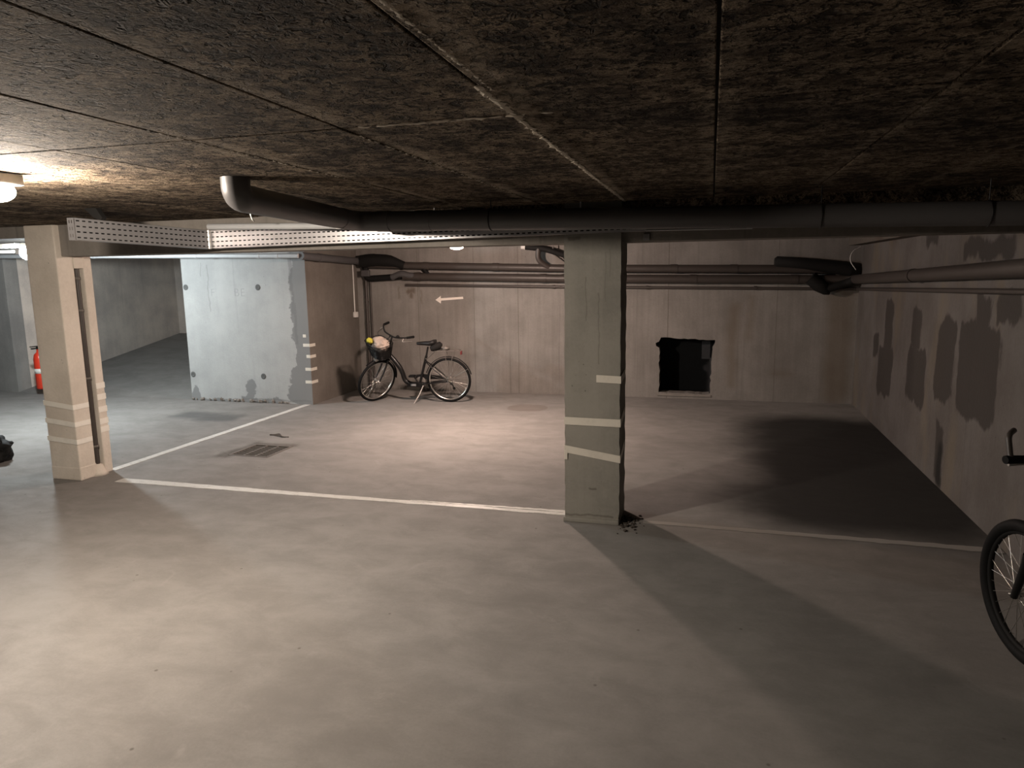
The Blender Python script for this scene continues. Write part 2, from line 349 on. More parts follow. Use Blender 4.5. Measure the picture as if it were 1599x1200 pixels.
# ================================================================== SETTING
# ---- floor with the drain opening
DX0, DX1, DY0, DY1 = -4.95, -4.46, 6.24, 6.73
def build_floor():
    mb = MB(); xs = [-14.5, DX0, DX1, XR+0.02]; ys = [-4.0, DY0, DY1, YB+0.02]
    for i in range(3):
        for j in range(3):
            if i == 1 and j == 1: continue
            x0, x1, y0, y1 = xs[i], xs[i+1], ys[j], ys[j+1]
            mb.add([(x0, y0, 0), (x1, y0, 0), (x1, y1, 0), (x0, y1, 0)], [(0, 1, 2, 3)])
    d = -0.30
    c = [(DX0, DY0), (DX1, DY0), (DX1, DY1), (DX0, DY1)]
    for i in range(4):
        a, b = c[i], c[(i+1) % 4]
        mb.add([(*a, 0), (*b, 0), (*b, d), (*a, d)], [(0, 1, 2, 3)])
    mb.add([(*p, d) for p in c], [(0, 1, 2, 3)])
    me = mb.mesh('floor')
    bm = bmesh.new(); bm.from_mesh(me); bmesh.ops.remove_doubles(bm, verts=bm.verts, dist=1e-5); bmesh.ops.recalc_face_normals(bm, faces=bm.faces)
    for f in bm.faces:
        if abs(f.normal.z) > 0.9 and f.normal.z < 0: f.normal_flip()
    bm.to_mesh(me); bm.free()
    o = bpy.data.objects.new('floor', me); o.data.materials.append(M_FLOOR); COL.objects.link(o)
    return struct(o, 'stained grey concrete floor of the underground car park')
FLOOR = build_floor()

def strip(name, pts0, pts1, mat, z=0.004, n=60, jit=0.006, parent=FLOOR):
    """painted band with slightly uneven edges between two side polylines given by end points"""
    a0, a1 = Vector(pts0[0]), Vector(pts0[1]); b0, b1 = Vector(pts1[0]), Vector(pts1[1]); vs = []; fs = []
    for i in range(n+1):
        t = i/n; p = a0.lerp(a1, t); q = b0.lerp(b1, t); s = (q-p).normalized()
        j1 = jit*noise.noise(Vector((t*31, 0.3, 1))); j2 = jit*noise.noise(Vector((t*27, 5.3, 2)))
        p = p+s*j1; q = q+s*j2
        vs += [(p.x, p.y, z), (q.x, q.y, z), (p.x, p.y, 0.0005), (q.x, q.y, 0.0005)]
    for i in range(n):
        k = 4*i; fs += [(k, k+4, k+5, k+1), (k+2, k+6, k+4, k), (k+1, k+5, k+7, k+3)]
    return MB().add(vs, fs).build(name, mat, parent)
# front line of the two bays, double-painted band; left side line
strip('painted_line', ((-5.36, 5.145), (-1.04, 5.215)), ((-5.36, 5.26), (-1.04, 5.262)), M_LINE, n=80, jit=0.010)
strip('painted_line', ((-2.4, 5.272), (-1.04, 5.275)), ((-2.4, 5.280), (-1.04, 5.322)), M_LINE, n=40, jit=0.010)
strip('painted_line', ((-0.45, 5.18), (1.93, 5.15)), ((-0.45, 5.235), (1.93, 5.235)), M_LINE2, n=60, jit=0.012)
strip('painted_line', ((-5.76, 5.47), (-5.75, 9.04)), ((-5.67, 5.47), (-5.66, 9.04)), M_LINE, n=60, jit=0.008)

# ---- walls
def wallbox(name, a, b, mat, label): return struct(MB().box(a, b).build(name, mat), label)
def build_back_wall():
    rnd = random.Random(3)
    x0, x1, z0, z1 = -0.715, 0.04, 0.085, 0.895
    loop = []
    def edge(p, q, n, amp):
        for i in range(n):
            t = i/n; x = p[0]+(q[0]-p[0])*t; z = p[1]+(q[1]-p[1])*t
            loop.append((x+rnd.uniform(-amp, amp), z+rnd.uniform(-amp, amp)))
    edge((x0, z0), (x1-0.02, z0-0.012), 14, 0.006); edge((x1-0.02, z0-0.012), (x1, z1-0.08), 14, 0.012)
    loop += [(x1+0.035, z1-0.075), (x1+0.04, z1-0.022)]
    edge((x1+0.02, z1-0.022), (x0+0.04, z1+0.012), 14, 0.006)
    loop += [(x0+0.02, z1+0.012), (x0-0.01, z1-0.05), (x0-0.055, z1-0.07), (x0-0.05, z1-0.115), (x0-0.005, z1-0.14)]
    edge((x0+0.004, z1-0.16), (x0, z0), 12, 0.012)
    outer = [(XBLK1-0.1, 0), (XR+0.1, 0), (XR+0.1, CEIL+0.1), (XBLK1-0.1, CEIL+0.1)]
    tri = tessellate_polygon([[Vector((x, z, 0)) for x, z in outer], [Vector((x, z, 0)) for x, z in loop]])
    pts = outer+loop; mb = MB(); mb.add([(x, YB, z) for x, z in pts], [t for t in tri])
    n = len(loop)
    mb.add([(x, YB, z) for x, z in loop]+[(x, YB+0.22, z) for x, z in loop], [(i, (i+1) % n, (i+1) % n+n, i+n) for i in range(n)])
    o = struct(mb.build('wall_back', M_WALL_B), 'concrete rear wall of the parking bays with a square opening')
    bx = MB(); a = (x0-0.12, YB+0.222, z0-0.1); b = (x1+0.12, YB+0.85, z1+0.1)
    vs = [(a[0], a[1], a[2]), (b[0], a[1], a[2]), (b[0], a[1], b[2]), (a[0], a[1], b[2]), (a[0], b[1], a[2]), (b[0], b[1], a[2]), (b[0], b[1], b[2]), (a[0], b[1], b[2])]
    bx.add(vs, [(4, 5, 6, 7), (0, 1, 5, 4), (2, 3, 7, 6), (0, 4, 7, 3), (1, 2, 6, 5)])
    tag(bx.build('opening_shaft', M_DARK, o), 'black shaft behind the square wall opening')
    fr = MB(); fr.box((x1-0.15, YB+0.20, z1-0.32), (x1-0.03, YB+0.23, z1-0.02)); fr.box((x1-0.03, YB+0.05, z0), (x1-0.005, YB+0.2, z1-0.3))
    fr.build('opening_lining', M_DARK, o)
    lid = MB(); lid.box((x0-0.02, YB-0.012, z0-0.05), (x1, YB-0.001, z0-0.018), 0.003); lid.build('opening_sill', M_BEAM, o)
    # painted arrow pointing left
    def rot(p, c, a): s, k = math.sin(a), math.cos(a); return (c[0]+(p[0]-c[0])*k-(p[1]-c[1])*s, c[1]+(p[0]-c[0])*s+(p[1]-c[1])*k)
    A = [(-4.25, 1.487), (-4.155, 1.545), (-4.158, 1.508), (-3.78, 1.51), (-3.778, 1.475), (-4.155, 1.470), (-4.165, 1.425)]
    A = [rot(p, (-4.0, 1.487), 0.055) for p in A]
    ar = MB().prism(A, YB-0.003, YB-0.0005, 'y').build('painted_arrow', M_ARROW, o); tag(ar, 'pale arrow painted on the wall pointing left')
    return o
WALL_BACK = build_back_wall()
wallbox('wall_right', (XR, -4.0, 0), (XR+0.2, YB+0.1, CEIL+0.1), M_WALL_R, 'right side wall of pale plaster with dark damp patches')
wallbox('wall_front', (-14.5, -4.2, 0), (XR+0.2, -4.0, CEIL+0.1), M_WALL, 'concrete wall behind the viewpoint')
wallbox('wall_left', (-14.7, -4.2, 0), (-14.5, 9.3, CEIL+0.1), M_WALL, 'far left concrete wall')
wallbox('wall_far', (-14.5, 9.1, 0), (XRAMP, 9.35, CEIL+0.1), M_WALL, 'blue grey concrete wall left of the ramp')
wallbox('wall_ramp', (XRAMP-0.2, 9.35, 0), (XRAMP, 13.2, CEIL+0.6), M_RAMPWALL, 'side wall climbing with the ramp')
wallbox('wall_ramp_end', (XRAMP, 13.0, 0), (XBLK0+0.4, 13.2, CEIL+0.6), M_RAMPWALL, 'tan concrete wall closing the top of the ramp')
ramp = MB(); rx0, rx1 = XRAMP, XBLK0
ramp.add([(rx0, 9.1, 0.002), (rx1, 9.1, 0.002), (rx1, 13.0, 0.67), (rx0, 13.0, 0.67), (rx0, 9.1, -0.05), (rx1, 9.1, -0.05), (rx1, 13.0, -0.05), (rx0, 13.0, -0.05)],
         [(0, 1, 2, 3), (7, 6, 5, 4), (0, 4, 5, 1), (1, 5, 6, 2), (2, 6, 7, 3), (3, 7, 4, 0)])
struct(ramp.build('floor_ramp', M_FLOOR), 'concrete ramp climbing away behind the white wall block')
# wall block between ramp and bays: plastered front, raw side
def build_block():
    mb = MB(); mb.box((XBLK0, YBLK, 0), (XBLK1, 13.0, CEIL+0.1))
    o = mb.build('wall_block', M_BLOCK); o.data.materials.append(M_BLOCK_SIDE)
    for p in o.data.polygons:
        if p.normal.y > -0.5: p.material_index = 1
    struct(o, 'wall block with peeling white plaster front beside the ramp')
    for x, z in ((-7.70, 1.74), (-6.42, 1.73), (-7.715, 0.405), (-6.43, 0.405)):
        x = max(x, XBLK0+0.055); h = MB()
        h.lathe([(0.0, -0.004), (0.016, -0.004), (0.022, -0.010), (0.038, -0.006), (0.045, 0.0)], (x, YBLK-0.002, z), 'y', 14)
        h.build('tie_hole', M_HOLE, o)
    for z, x0, y1 in ((1.02, -5.72, None), (0.885, -5.725, 9.20), (0.72, -5.68, 9.20), (0.53, -5.71, 9.21), (0.34, -5.72, 9.22)):
        t = MB(); xe = XBLK1+0.003 if y1 else -5.67
        t.box((x0, YBLK-0.004, z-0.022), (xe, YBLK-0.0005, z+0.022))
        if y1: t.box((XBLK1+0.0005, YBLK-0.004, z-0.026), (XBLK1+0.004, y1, z+0.018))
        t.build('tape_stripe', M_TAPE, o)
    for s, x, z in (('B', -6.84, 1.60), ('E', -6.73, 1.60), ('F', -7.25, 1.60)):
        cu = bpy.data.curves.new('faded_letter', 'FONT'); cu.body = s; cu.size = 0.17; cu.extrude = 0.0005; cu.offset = -0.004
        tmp = bpy.data.objects.new('tmp', cu); COL.objects.link(tmp); bpy.context.view_layer.update()
        me = bpy.data.meshes.new_from_object(tmp); bpy.data.objects.remove(tmp)
        l = bpy.data.objects.new('faded_letter', me); COL.objects.link(l); me.materials.clear(); me.materials.append(M_FAINT)
        l.parent = o; l.location = (x, YBLK-0.0015, z); l.rotation_euler = (math.pi/2, 0, 0)
    rub = MB(); rr = random.Random(5)
    for i in range(46):
        x = rr.uniform(XBLK0+0.02, XBLK1-0.35); r = rr.uniform(0.008, 0.028)
        bm = bmesh.new(); bmesh.ops.create_icosphere(bm, subdivisions=1, radius=r)
        for v in bm.verts: v.co = v.co*rr.uniform(0.7, 1.2)+Vector((x, YBLK-0.012, r*0.5+rr.uniform(0, 0.03)))
        rub.frombm(bm)
    tag(rub.build('crumbled_plaster', M_BEAM, o), kind='stuff')
    return o
BLOCK = build_block()

# ---- ceiling slab with wood wool boards, beam
ceil_mb = MB(); ceil_mb.box((-14.7, -4.2, CEIL+0.03), (XR+0.2, 13.2, CEIL+0.25))
CEILING = struct(ceil_mb.build('ceiling', M_SLAB), 'low dark ceiling faced with brown wood wool boards')
rows = [-4.0, -1.8, 0.2, 2.2, 4.2, 5.16]
meshes = {}
rb = random.Random(11)
for i in range(-24, 4):
    x0 = i*0.6; x1 = min(x0+0.6, XR)
    for j in range(len(rows)-1):
        y0, y1 = rows[j], rows[j+1]
        key = (round(x1-x0, 3), round(y1-y0, 3))
        if key not in meshes:
            w, l = key; m = MB().box((-w/2+0.004, -l/2+0.003, -0.03), (w/2-0.004, l/2-0.003, 0.0), 0.004).mesh('ceiling_board'); m.materials.append(M_BOARD); meshes[key] = m
        o = bpy.data.objects.new('ceiling_board', meshes[key]); COL.objects.link(o); o.parent = CEILING
        o.location = ((x0+x1)/2, (y0+y1)/2, CEIL+0.03+rb.uniform(-0.004, 0.0)); o.rotation_euler = (rb.uniform(-0.0015, 0.0015), rb.uniform(-0.002, 0.002), 0)
def cement_seam(x, y0, y1, w, parts=70, seed=0):
    rr = random.Random(seed); mb = MB()
    for i in range(parts):
        y = y0+(y1-y0)*(i+rr.random())/parts; r = w*rr.uniform(0.3, 1.0)
        bm = bmesh.new(); bmesh.ops.create_icosphere(bm, subdivisions=1, radius=1)
        for v in bm.verts: v.co = Vector((v.co.x*r*rr.uniform(0.8, 1.2), v.co.y*r*2.2, v.co.z*r*0.35))+Vector((x+rr.gauss(0, w*0.4), y, CEIL-0.002))
        mb.frombm(bm)
    return tag(mb.build('cement_seam', M_CEMENT, CEILING), kind='stuff')
cement_seam(-0.6, 1.85, 5.12, 0.014, 170, 1)
cement_seam(-0.575, 1.0, 1.9, 0.007, 46, 6)
cement_seam(-1.2, 2.3, 4.4, 0.006, 50, 2)
cement_seam(-1.8, 2.0, 3.6, 0.006, 40, 4)
sm = MB(); rr = random.Random(9)
for i in range(26):
    x = -0.9+rr.gauss(0, 0.16); r = rr.uniform(0.006, 0.016)
    bm = bmesh.new(); bmesh.ops.create_icosphere(bm, subdivisions=1, radius=1)
    for v in bm.verts: v.co = Vector((v.co.x*r*2.5, v.co.y*r, v.co.z*r*0.3))+Vector((x, 2.2+rr.gauss(0, 0.006), CEIL-0.002))
    sm.frombm(bm)
tag(sm.build('cement_seam', M_CEMENT, CEILING), kind='stuff')
wallbox('trim_beam_left', (-14.5, 5.18, 2.275), (-6.03, 5.44, CEIL+0.04), M_BEAM, 'shallow beam left of the beige pillar')
wallbox('trim_beam', (-5.9, 5.16, 2.10), (XR, 5.46, CEIL+0.04), M_BEAM, 'concrete cross beam carried by the pillars')
wallbox('trim_edge_beam', (XR-0.16, 5.47, 2.185), (XR, YB, CEIL+0.04), M_SLAB, 'edge beam along the top of the right wall')
wallbox('trim_shade_strip', (-2.2, 5.115, 2.262), (XR, 5.159, CEIL+0.02), M_BOARD, 'added dark strip standing in for shade on the upper face of the beam')  # added board strip, its dark colour stands in for shade above the drain

# ================================================================== PILLARS
def pillar_tape(parent, x0, x1, z0, z1, y, h=0.048, side=None, mat=None):
    t = MB(); e = 0.004
    t.add([(x0, y-e, z0-h/2), (x1, y-e, z1-h/2), (x1, y-e, z1+h/2), (x0, y-e, z0+h/2), (x0, y-0.0005, z0-h/2), (x1, y-0.0005, z1-h/2), (x1, y-0.0005, z1+h/2), (x0, y-0.0005, z0+h/2)],
          [(0, 1, 2, 3), (7, 6, 5, 4), (0, 4, 5, 1), (1, 5, 6, 2), (2, 6, 7, 3), (3, 7, 4, 0)])
    if side:
        y1, dz = side
        t.add([(x1+0.0005, y-e, z1-h/2), (x1+e, y-e, z1-h/2), (x1+e, y1, z1-h/2+dz), (x1+0.0005, y1, z1-h/2+dz), (x1+0.0005, y-e, z1+h/2), (x1+e, y-e, z1+h/2), (x1+e, y1, z1+h/2+dz), (x1+0.0005, y1, z1+h/2+dz)],
              [(3, 2, 1, 0), (4, 5, 6, 7), (0, 1, 5, 4), (1, 2, 6, 5), (2, 3, 7, 6), (3, 0, 4, 7)])
    return t.build('tape_stripe', mat or M_TAPE, parent)
PX0, PX1, PY0, PY1 = -1.033, -0.622, 5.10, 5.45
cp = thing('pillar', 'free-standing grey concrete pillar at mid bay with three white tape bands', 'pillar', ((PX0+PX1)/2, (PY0+PY1)/2, 0))
sh = MB(); rr = random.Random(21)
bm = bmesh.new(); nz = 40
for k in range(nz+1):
    z = 2.12*k/nz; z = z if k < nz else CEIL
    for (x, y) in ((PX0, PY0), (PX1, PY0), (PX1, PY1), (PX0, PY1)):
        j = 0.0035; bm.verts.new((x+rr.uniform(-j, j), y+rr.uniform(-j, j)*0.4, z))
bm.verts.ensure_lookup_table()
for k in range(nz):
    for i in range(4): bm.faces.new([bm.verts[4*k+i], bm.verts[4*k+(i+1) % 4], bm.verts[4*k+4+(i+1) % 4], bm.verts[4*k+4+i]])
bm.faces.new([bm.verts[4*nz+i] for i in range(4)]); bm.faces.new([bm.verts[i] for i in (3, 2, 1, 0)])
sh.frombm(bm); sh.build('shaft', M_PILLAR, cp)
kb = MB(); kb.box((PX0-0.012, PY0-0.02, 0), (PX1+0.002, PY1, 0.035), 0.008); kb.build('mortar_collar', M_PILLAR, cp)
pillar_tape(cp, -0.795, PX1+0.004, 1.114, 1.108, PY0-0.003, 0.055, (PY0+0.25, 0.02))
pillar_tape(cp, PX0-0.004, PX1+0.004, 0.788, 0.784, PY0-0.003, 0.058, (PY0+0.25, 0.05))
pillar_tape(cp, PX0-0.004, PX1+0.004, 0.572, 0.510, PY0-0.003, 0.056, (PY0+0.25, 0.06))
t = MB(); t.box((PX0-0.004, PY0-0.008, 0.49), (PX0+0.02, PY0-0.005, 0.56)); t.build('tape_end', M_TAPE, cp)
dirt = MB()
for i in range(90):
    a = rr.random(); r = rr.uniform(0.004, 0.016)*(1.2-a*0.6)
    p = Vector((PX1+0.01+abs(rr.gauss(0, 0.07)), PY0+0.06+rr.gauss(0, 0.09), r*0.4))
    if p.x < PX1+0.012: p.x = PX1+0.014
    bm = bmesh.new(); bmesh.ops.create_icosphere(bm, subdivisions=1, radius=r)
    for v in bm.verts: v.co = Vector((v.co.x, v.co.y, v.co.z*0.6))*rr.uniform(0.8, 1.2)+p
    dirt.frombm(bm)
tag(dirt.build('dirt_pile', M_DIRT, origin=(PX1+0.05, PY0+0.06, 0)), 'dark crumbs of dirt at the foot of the mid-bay pillar', 'dirt', kind='stuff')

LX0, LX1 = -6.04, -5.70
lp = thing('pillar', 'beige concrete pillar beside the ramp lane with a pipe chase and white bands', 'pillar', ((LX0+LX1)/2, 5.28, 0))
s = MB(); s.box((LX0, 5.10, 0), (LX1, 5.28, CEIL), 0.012); s.build('shaft', M_PILLAR2, lp)
s = MB(); s.box((LX0, 5.275, 0), (LX1-0.07, 5.38, CEIL)); s.build('chase', M_PILLAR2, lp)
s = MB(); s.box((LX0, 5.375, 0), (LX1+0.005, 5.47, CEIL), 0.01); s.build('rear_shaft', M_PILLAR2, lp)
s = MB(); s.box((LX1-0.08, 5.272, 1.99), (LX1+0.012, 5.385, 2.10), 0.012); s.build('chase_head', M_PILLAR2, lp)
s = MB(); s.box((LX0-0.003, 5.097, 0), (LX1+0.004, 5.285, 0.13), 0.012); s.build('mortar_collar', M_PILLAR2, lp)
s = MB(); s.lathe([(0.0, 0.0), (0.10, 0.0), (0.075, 0.03), (0.05, 0.10), (0.0, 0.11)], (LX1-0.04, 5.325, 0), 'z', 14); s.build('mortar_heap', M_PILLAR2, lp)
c = MB(); c.tube([(LX1-0.035, 5.33, 0.08), (LX1-0.035, 5.33, 2.02)], 0.022, 10)
cd = c.build('downpipe', M_PVC_B, lp)
for z in (0.28, 0.95, 1.6, 1.9):
    c = MB(); c.lathe([(0.02, -0.012), (0.03, -0.012), (0.03, 0.012), (0.02, 0.012)], (LX1-0.035, 5.33, z), 'z', 12); c.build('pipe_clip', M_IRON, cd)
for za, zb in ((0.745, 0.708), (0.578, 0.543), (0.403, 0.376)):
    pillar_tape(lp, LX0-0.002, LX1+0.002, za, zb, 5.097, 0.048, (5.27, 0.0), M_TAPE2)
for z in (0.868, 0.758, 0.635, 0.518, 0.438):
    t = MB(); t.box((LX1+0.0055, 5.372, z-0.028), (LX1+0.009, 5.472, z+0.028)); t.build('tape_stripe', M_TAPE2, lp)

# ================================================================== LAMPS
def bulkhead(name, label, spec, r, base_mat, square=True, up=CEIL, jar=0.0, flat=0.0):
    (x, y, z), st, col = spec
    o = thing(name, label, 'lamp', (x, y, up))
    g = MB(); prof = [(r*math.sin(a), -r*math.cos(a)*0.95) for a in [math.pi*k/12*0.80 for k in range(13)]]
    if flat: prof = [(r*math.sin(a), -r*flat*math.cos(a)) for a in [math.pi*k/12*0.72 for k in range(13)]]
    if jar: prof = [(r*math.sin(a), -jar-r*0.45*math.cos(a)) for a in [math.pi/2*k/8 for k in range(9)]]+[(r*1.02, 0.0), (r, r*0.75)]
    prof[0] = (0.0005, prof[0][1]); g.lathe(prof, (x, y, z), 'z', 24)
    g.build('globe', glow(name+'_glass', col, st), o)
    b = MB(); top = z+r*(0.70 if not flat else flat*0.63)
    if square: b.box((x-r*1.05, y-r*1.05, top), (x+r*1.05, y+r*1.05, top+0.05), 0.008)
    else: b.lathe([(0.0, 0), (r*0.9, 0), (r*0.95, 0.03), (r*0.8, 0.05), (0.0, 0.05)], (x, y, top), 'z', 20)
    bo = b.build('base', base_mat, o)
    if up-(top+0.05) > 0.004:
        s = MB(); s.tube([(x, y, top+0.045), (x, y, up)], 0.012, 8); s.build('stem', base_mat, o)
    return o
bulkhead('bulkhead_lamp', 'glowing round bulkhead lamp on the board ceiling at the left edge', LAMP_AISLE, 0.075, M_GREYP, flat=0.62)
bulkhead('bulkhead_lamp', 'lit bulkhead lamp half hidden behind the beam above the bays', LAMP_BAY, 0.088, M_WHITE, False, CEIL+0.03, flat=0.5)
bulkhead('bulkhead_lamp', 'glaring cold white lamp behind the beige pillar', LAMP_RAMP, 0.095, M_WHITE, False, CEIL+0.03)
tr = thing('cable_trunking', 'white horizontal trunking running left from the cold white lamp', 'trunking', (-9.4, 7.0, 2.26))
s = MB(); s.box((-12.4, 6.96, 2.29), (-8.42, 7.04, 2.345), 0.008); s.build('casing', M_WHITE, tr)
s = MB(); s.tube([(-12.4, 6.98, 2.25), (-8.46, 6.98, 2.245)], 0.016, 10); s.build('conduit', M_WHITE, tr)
for x in (-11.6, -10.4, -9.2):
    s = MB(); s.box((x-0.02, 6.97, 2.235), (x+0.02, 7.03, CEIL+0.026)); s.build('bracket', M_STEEL, tr)

# ================================================================== PIPES
def pipe(name, label, pts, r, mat, rad=0.15, seg=18, collars=(), cat='pipe', group=None, cr=1.10, cl=0.05):
    pts = [Vector(p) for p in pts]; path = fillet(pts, rad)
    o = thing(name, label, cat, pts[0], group)
    b = MB().tube(path, r, seg); b.build('pipe_run', mat, o)
    for (p, d) in collars:
        p = Vector(p); d = Vector(d).normalized()
        k = MB().tube([p-d*cl, p+d*cl], r*cr, seg); k.build('pipe_collar', mat, o)
    return o
# main drain under the ceiling in front of the beam
md = Vector((4.43, 0, -0.097))
mp = pipe('drain_pipe', 'thick grey drain pipe emerging from the ceiling and running along the beam',
     [(-2.27, 3.08, CEIL+0.03), (-2.27, 3.08, 2.285), (-2.46, 4.67, 2.272), (XR-0.005, 4.67, 2.178)], 0.070, M_PVC, 0.17, 22,
     [((-2.24, 4.67, 2.267), md), ((-1.93, 4.67, 2.261), md), ((0.15, 4.67, 2.216), md), ((-2.43, 4.40, 2.274), (-0.12, 1, 0))], cl=0.05, cr=1.05)
for x in (-1.45, 0.62, 1.5):
    z = 2.267-(x+2.24)*0.0213
    s = MB(); s.torus((x, 4.67, z), 0.0725, 0.004, 'x', 28, 6); s.tube([(x, 4.67, z+0.07), (x, 4.67, CEIL)], 0.004, 6); s.build('hanger_strap', M_BLACK, mp)
# small pipe left of the main drain, above the tray
pipe('conduit_pipe', 'slim pale conduit joining the thick drain pipe above the cable tray', [(-3.86, 4.86, 2.289), (-2.62, 4.80, 2.255), (-2.36, 4.72, 2.24)], 0.024, M_PVC_L, 0.06, 14,
     [((-2.60, 4.79, 2.254), (1, -0.03, -0.02))])
hk = MB(); hk.tube([(-3.22, 4.5, CEIL), (-3.22, 4.5, 2.36), (-3.20, 4.5, 2.30), (-3.19, 4.51, 2.285)], 0.006, 8)
hook = hk.build('hanger_hook', M_CHROME, origin=(-3.22, 4.5, CEIL)); tag(hook, 'small bright wire hook hanging from the ceiling above the tray', 'hook')

# back wall drains
W0 = YB-0.09
pipe('wall_drain', 'upper brown grey drain pipe along the rear wall', [(-5.35, W0, 2.045), (-2.0, W0, 1.935), (0.85, W0, 1.885), (XR-0.13, W0, 1.86)], 0.058, M_PVC_B, 0.1, 18,
     [((-4.35, W0, 2.012), (1, 0, -0.033)), ((-3.2, W0, 1.975), (1, 0, -0.033)), ((-0.52, W0, 1.91), (1, 0, -0.02)), ((0.3, W0, 1.895), (1, 0, -0.02))])
pipe('wall_drain', 'lower thick drain pipe along the rear wall turning onto the right wall', [(-4.75, W0, 1.855), (-2.0, W0, 1.785), (0.9, W0, 1.742), (XR-0.085, W0, 1.73), (XR-0.085, 4.0, 1.905), (XR-0.085, -3.95, 2.05)], 0.060, M_PVC_B, 0.13, 18,
     [((-4.5, W0, 1.849), (1, 0, -0.025)), ((-2.45, W0, 1.797), (1, 0, -0.025)), ((-2.12, W0, 1.789), (1, 0, -0.025)), ((-0.25, W0, 1.759), (1, 0, -0.015)), ((1.1, W0, 1.739), (1, 0, -0.015)), ((XR-0.085, 7.6, 1.807), (0, -1, 0.027))])
pipe('wall_conduit', 'thin water pipe running lowest along the rear and right walls', [(-4.75, YB-0.03, 1.715), (-2.0, YB-0.03, 1.658), (XR-0.03, YB-0.03, 1.60), (XR-0.03, 4.0, 1.755), (XR-0.03, -3.95, 1.90)], 0.021, M_PVC_B, 0.05, 12,
     [((-2.3, YB-0.03, 1.664), (1, 0, -0.02)), ((-0.9, YB-0.03, 1.642), (1, 0, -0.02)), ((0.6, YB-0.03, 1.622), (1, 0, -0.02))], cl=0.02, cr=1.35)
# left corner: dark fitting, Y branch, side pipe over the block
cf = thing('pipe_fitting', 'dark bulky pipe fitting in the corner above the bicycle', 'fitting', (-5.4, W0-0.05, 2.1))
s = MB(); s.tube(fillet([(-5.47, W0-0.02, 2.10), (-5.25, W0-0.02, 2.12), (-4.95, W0-0.02, 2.10), (-4.72, W0-0.01, 2.02)], 0.1), [0.10, 0.105, 0.105, 0.105, 0.105, 0.105, 0.10, 0.10, 0.10, 0.10, 0.098, 0.095, 0.095, 0.09, 0.085, 0.08, 0.075, 0.062][:18], 18); s.build('elbow', M_BLACKM, cf)
s = MB(); s.tube(fillet([(-5.42, W0+0.02, 2.1), (-5.42, W0+0.02, 1.82), (-5.0, W0+0.02, 1.84), (-4.8, W0, 1.855)], 0.09), 0.05, 16); s.build('branch', M_BLACKM, cf)
s = MB(); s.tube(fillet([(-4.95, W0, 1.84), (-4.78, W0-0.03, 1.90), (-4.62, W0-0.02, 1.86), (-4.5, W0, 1.85)], 0.06), 0.05, 16); s.build('y_junction', M_PVC, cf)
s = MB(); s.tube([(-4.42, W0-0.01, 2.0), (-4.30, W0-0.01, 1.86)], 0.03, 12); s.build('link', M_BLACKM, cf)
s = MB(); s.box((-5.47, W0-0.06, 1.86), (-5.33, W0-0.0, 1.96), 0.01); s.build('access_cap', M_PVC, cf)
pipe('side_drain', 'dark drain pipe along the top of the block side wall', [(-5.52, 8.80, 2.165), (-5.52, 10.5, 2.105)], 0.055, M_PVC, 0.1, 16, [((-5.52, 9.3, 2.147), (0, 1, -0.035))])
pipe('front_drain', 'pale grey pipe across the top of the white block', [(-11.0, 8.80, 2.265), (-5.55, 8.80, 2.165)], 0.033, M_PVC_L, 0.1, 14,
     [((x, 8.80, 2.165+(-5.55-x)*0.01835), (1, 0, -0.018)) for x in (-9.1, -7.25, -6.2, -5.9)], cl=0.03, cr=1.12)
# corner riser and cable to the junction box
rs = pipe('riser_pipe', 'dark twin riser pipe standing in the corner behind the bicycle', [(-5.44, YB-0.05, 0.0), (-5.44, YB-0.05, 1.83)], 0.024, M_PVC_B, 0.05, 12, [((-5.44, YB-0.05, z), (0, 0, 1)) for z in (0.35, 1.12, 1.45)], cl=0.012, cr=1.3)
s = MB(); s.tube([(-5.37, YB-0.035, 0.0), (-5.37, YB-0.035, 1.83)], 0.014, 10); s.build('second_riser', M_PVC_B, rs)
jb = thing('junction_box', 'small white junction box with its cable on the block side wall', 'switch box', (XBLK1, 10.45, 1.2))
s = MB(); s.box((XBLK1+0.001, 10.40, 1.20), (XBLK1+0.05, 10.49, 1.29), 0.008); s.build('box', M_WHITE, jb)
s = MB(); s.box((XBLK1+0.05, 10.413, 1.213), (XBLK1+0.056, 10.477, 1.277), 0.003); s.build('cover', M_WHITE, jb)
s = MB(); s.tube([(XBLK1+0.014, 10.44, 1.285), (XBLK1+0.014, 10.44, 2.07)], 0.010, 8); s.build('cable', M_WHITE, jb)
# branch pipes near the mid-bay pillar
bp = thing('branch_pipe', 'dark branch pipe dropping from the ceiling onto the rear wall drain', 'pipe', (-2.5, W0-0.05, 2.2))
s = MB(); s.tube(fillet([(-2.70, W0-0.10, 2.265), (-2.42, W0-0.10, 2.235), (-1.95, W0-0.06, 2.08), (-1.6, W0, 2.05)], 0.12), 0.043, 16); s.build('run', M_BLACKM, bp)
s = MB(); s.tube(fillet([(-2.50, W0-0.10, 2.24), (-2.52, W0-0.09, 2.07), (-2.36, W0-0.02, 1.955)], 0.11), 0.042, 16); s.build('drop', M_PVC_B, bp)
s = MB(); s.tube([(-2.10, W0-0.09, 2.13), (-1.99, W0-0.04, 1.95)], 0.045, 14); s.build('stub', M_BLACKM, bp)
s = MB(); s.tube([(-2.40, W0+0.02, 2.22), (-2.05, W0+0.03, 1.97)], 0.008, 8); s.build('tie_rod', M_IRON, bp)
s = MB(); s.tube([(-2.765, W0-0.10, 2.27), (-2.70, W0-0.10, 2.265)], 0.036, 14); s.build('end_cap', M_WHITE, bp)
s = MB(); s.tube([(-2.28, W0-0.10, 2.2), (-2.28, W0-0.10, CEIL+0.03)], 0.008, 8); s.build('hanger_rod', M_IRON, bp)
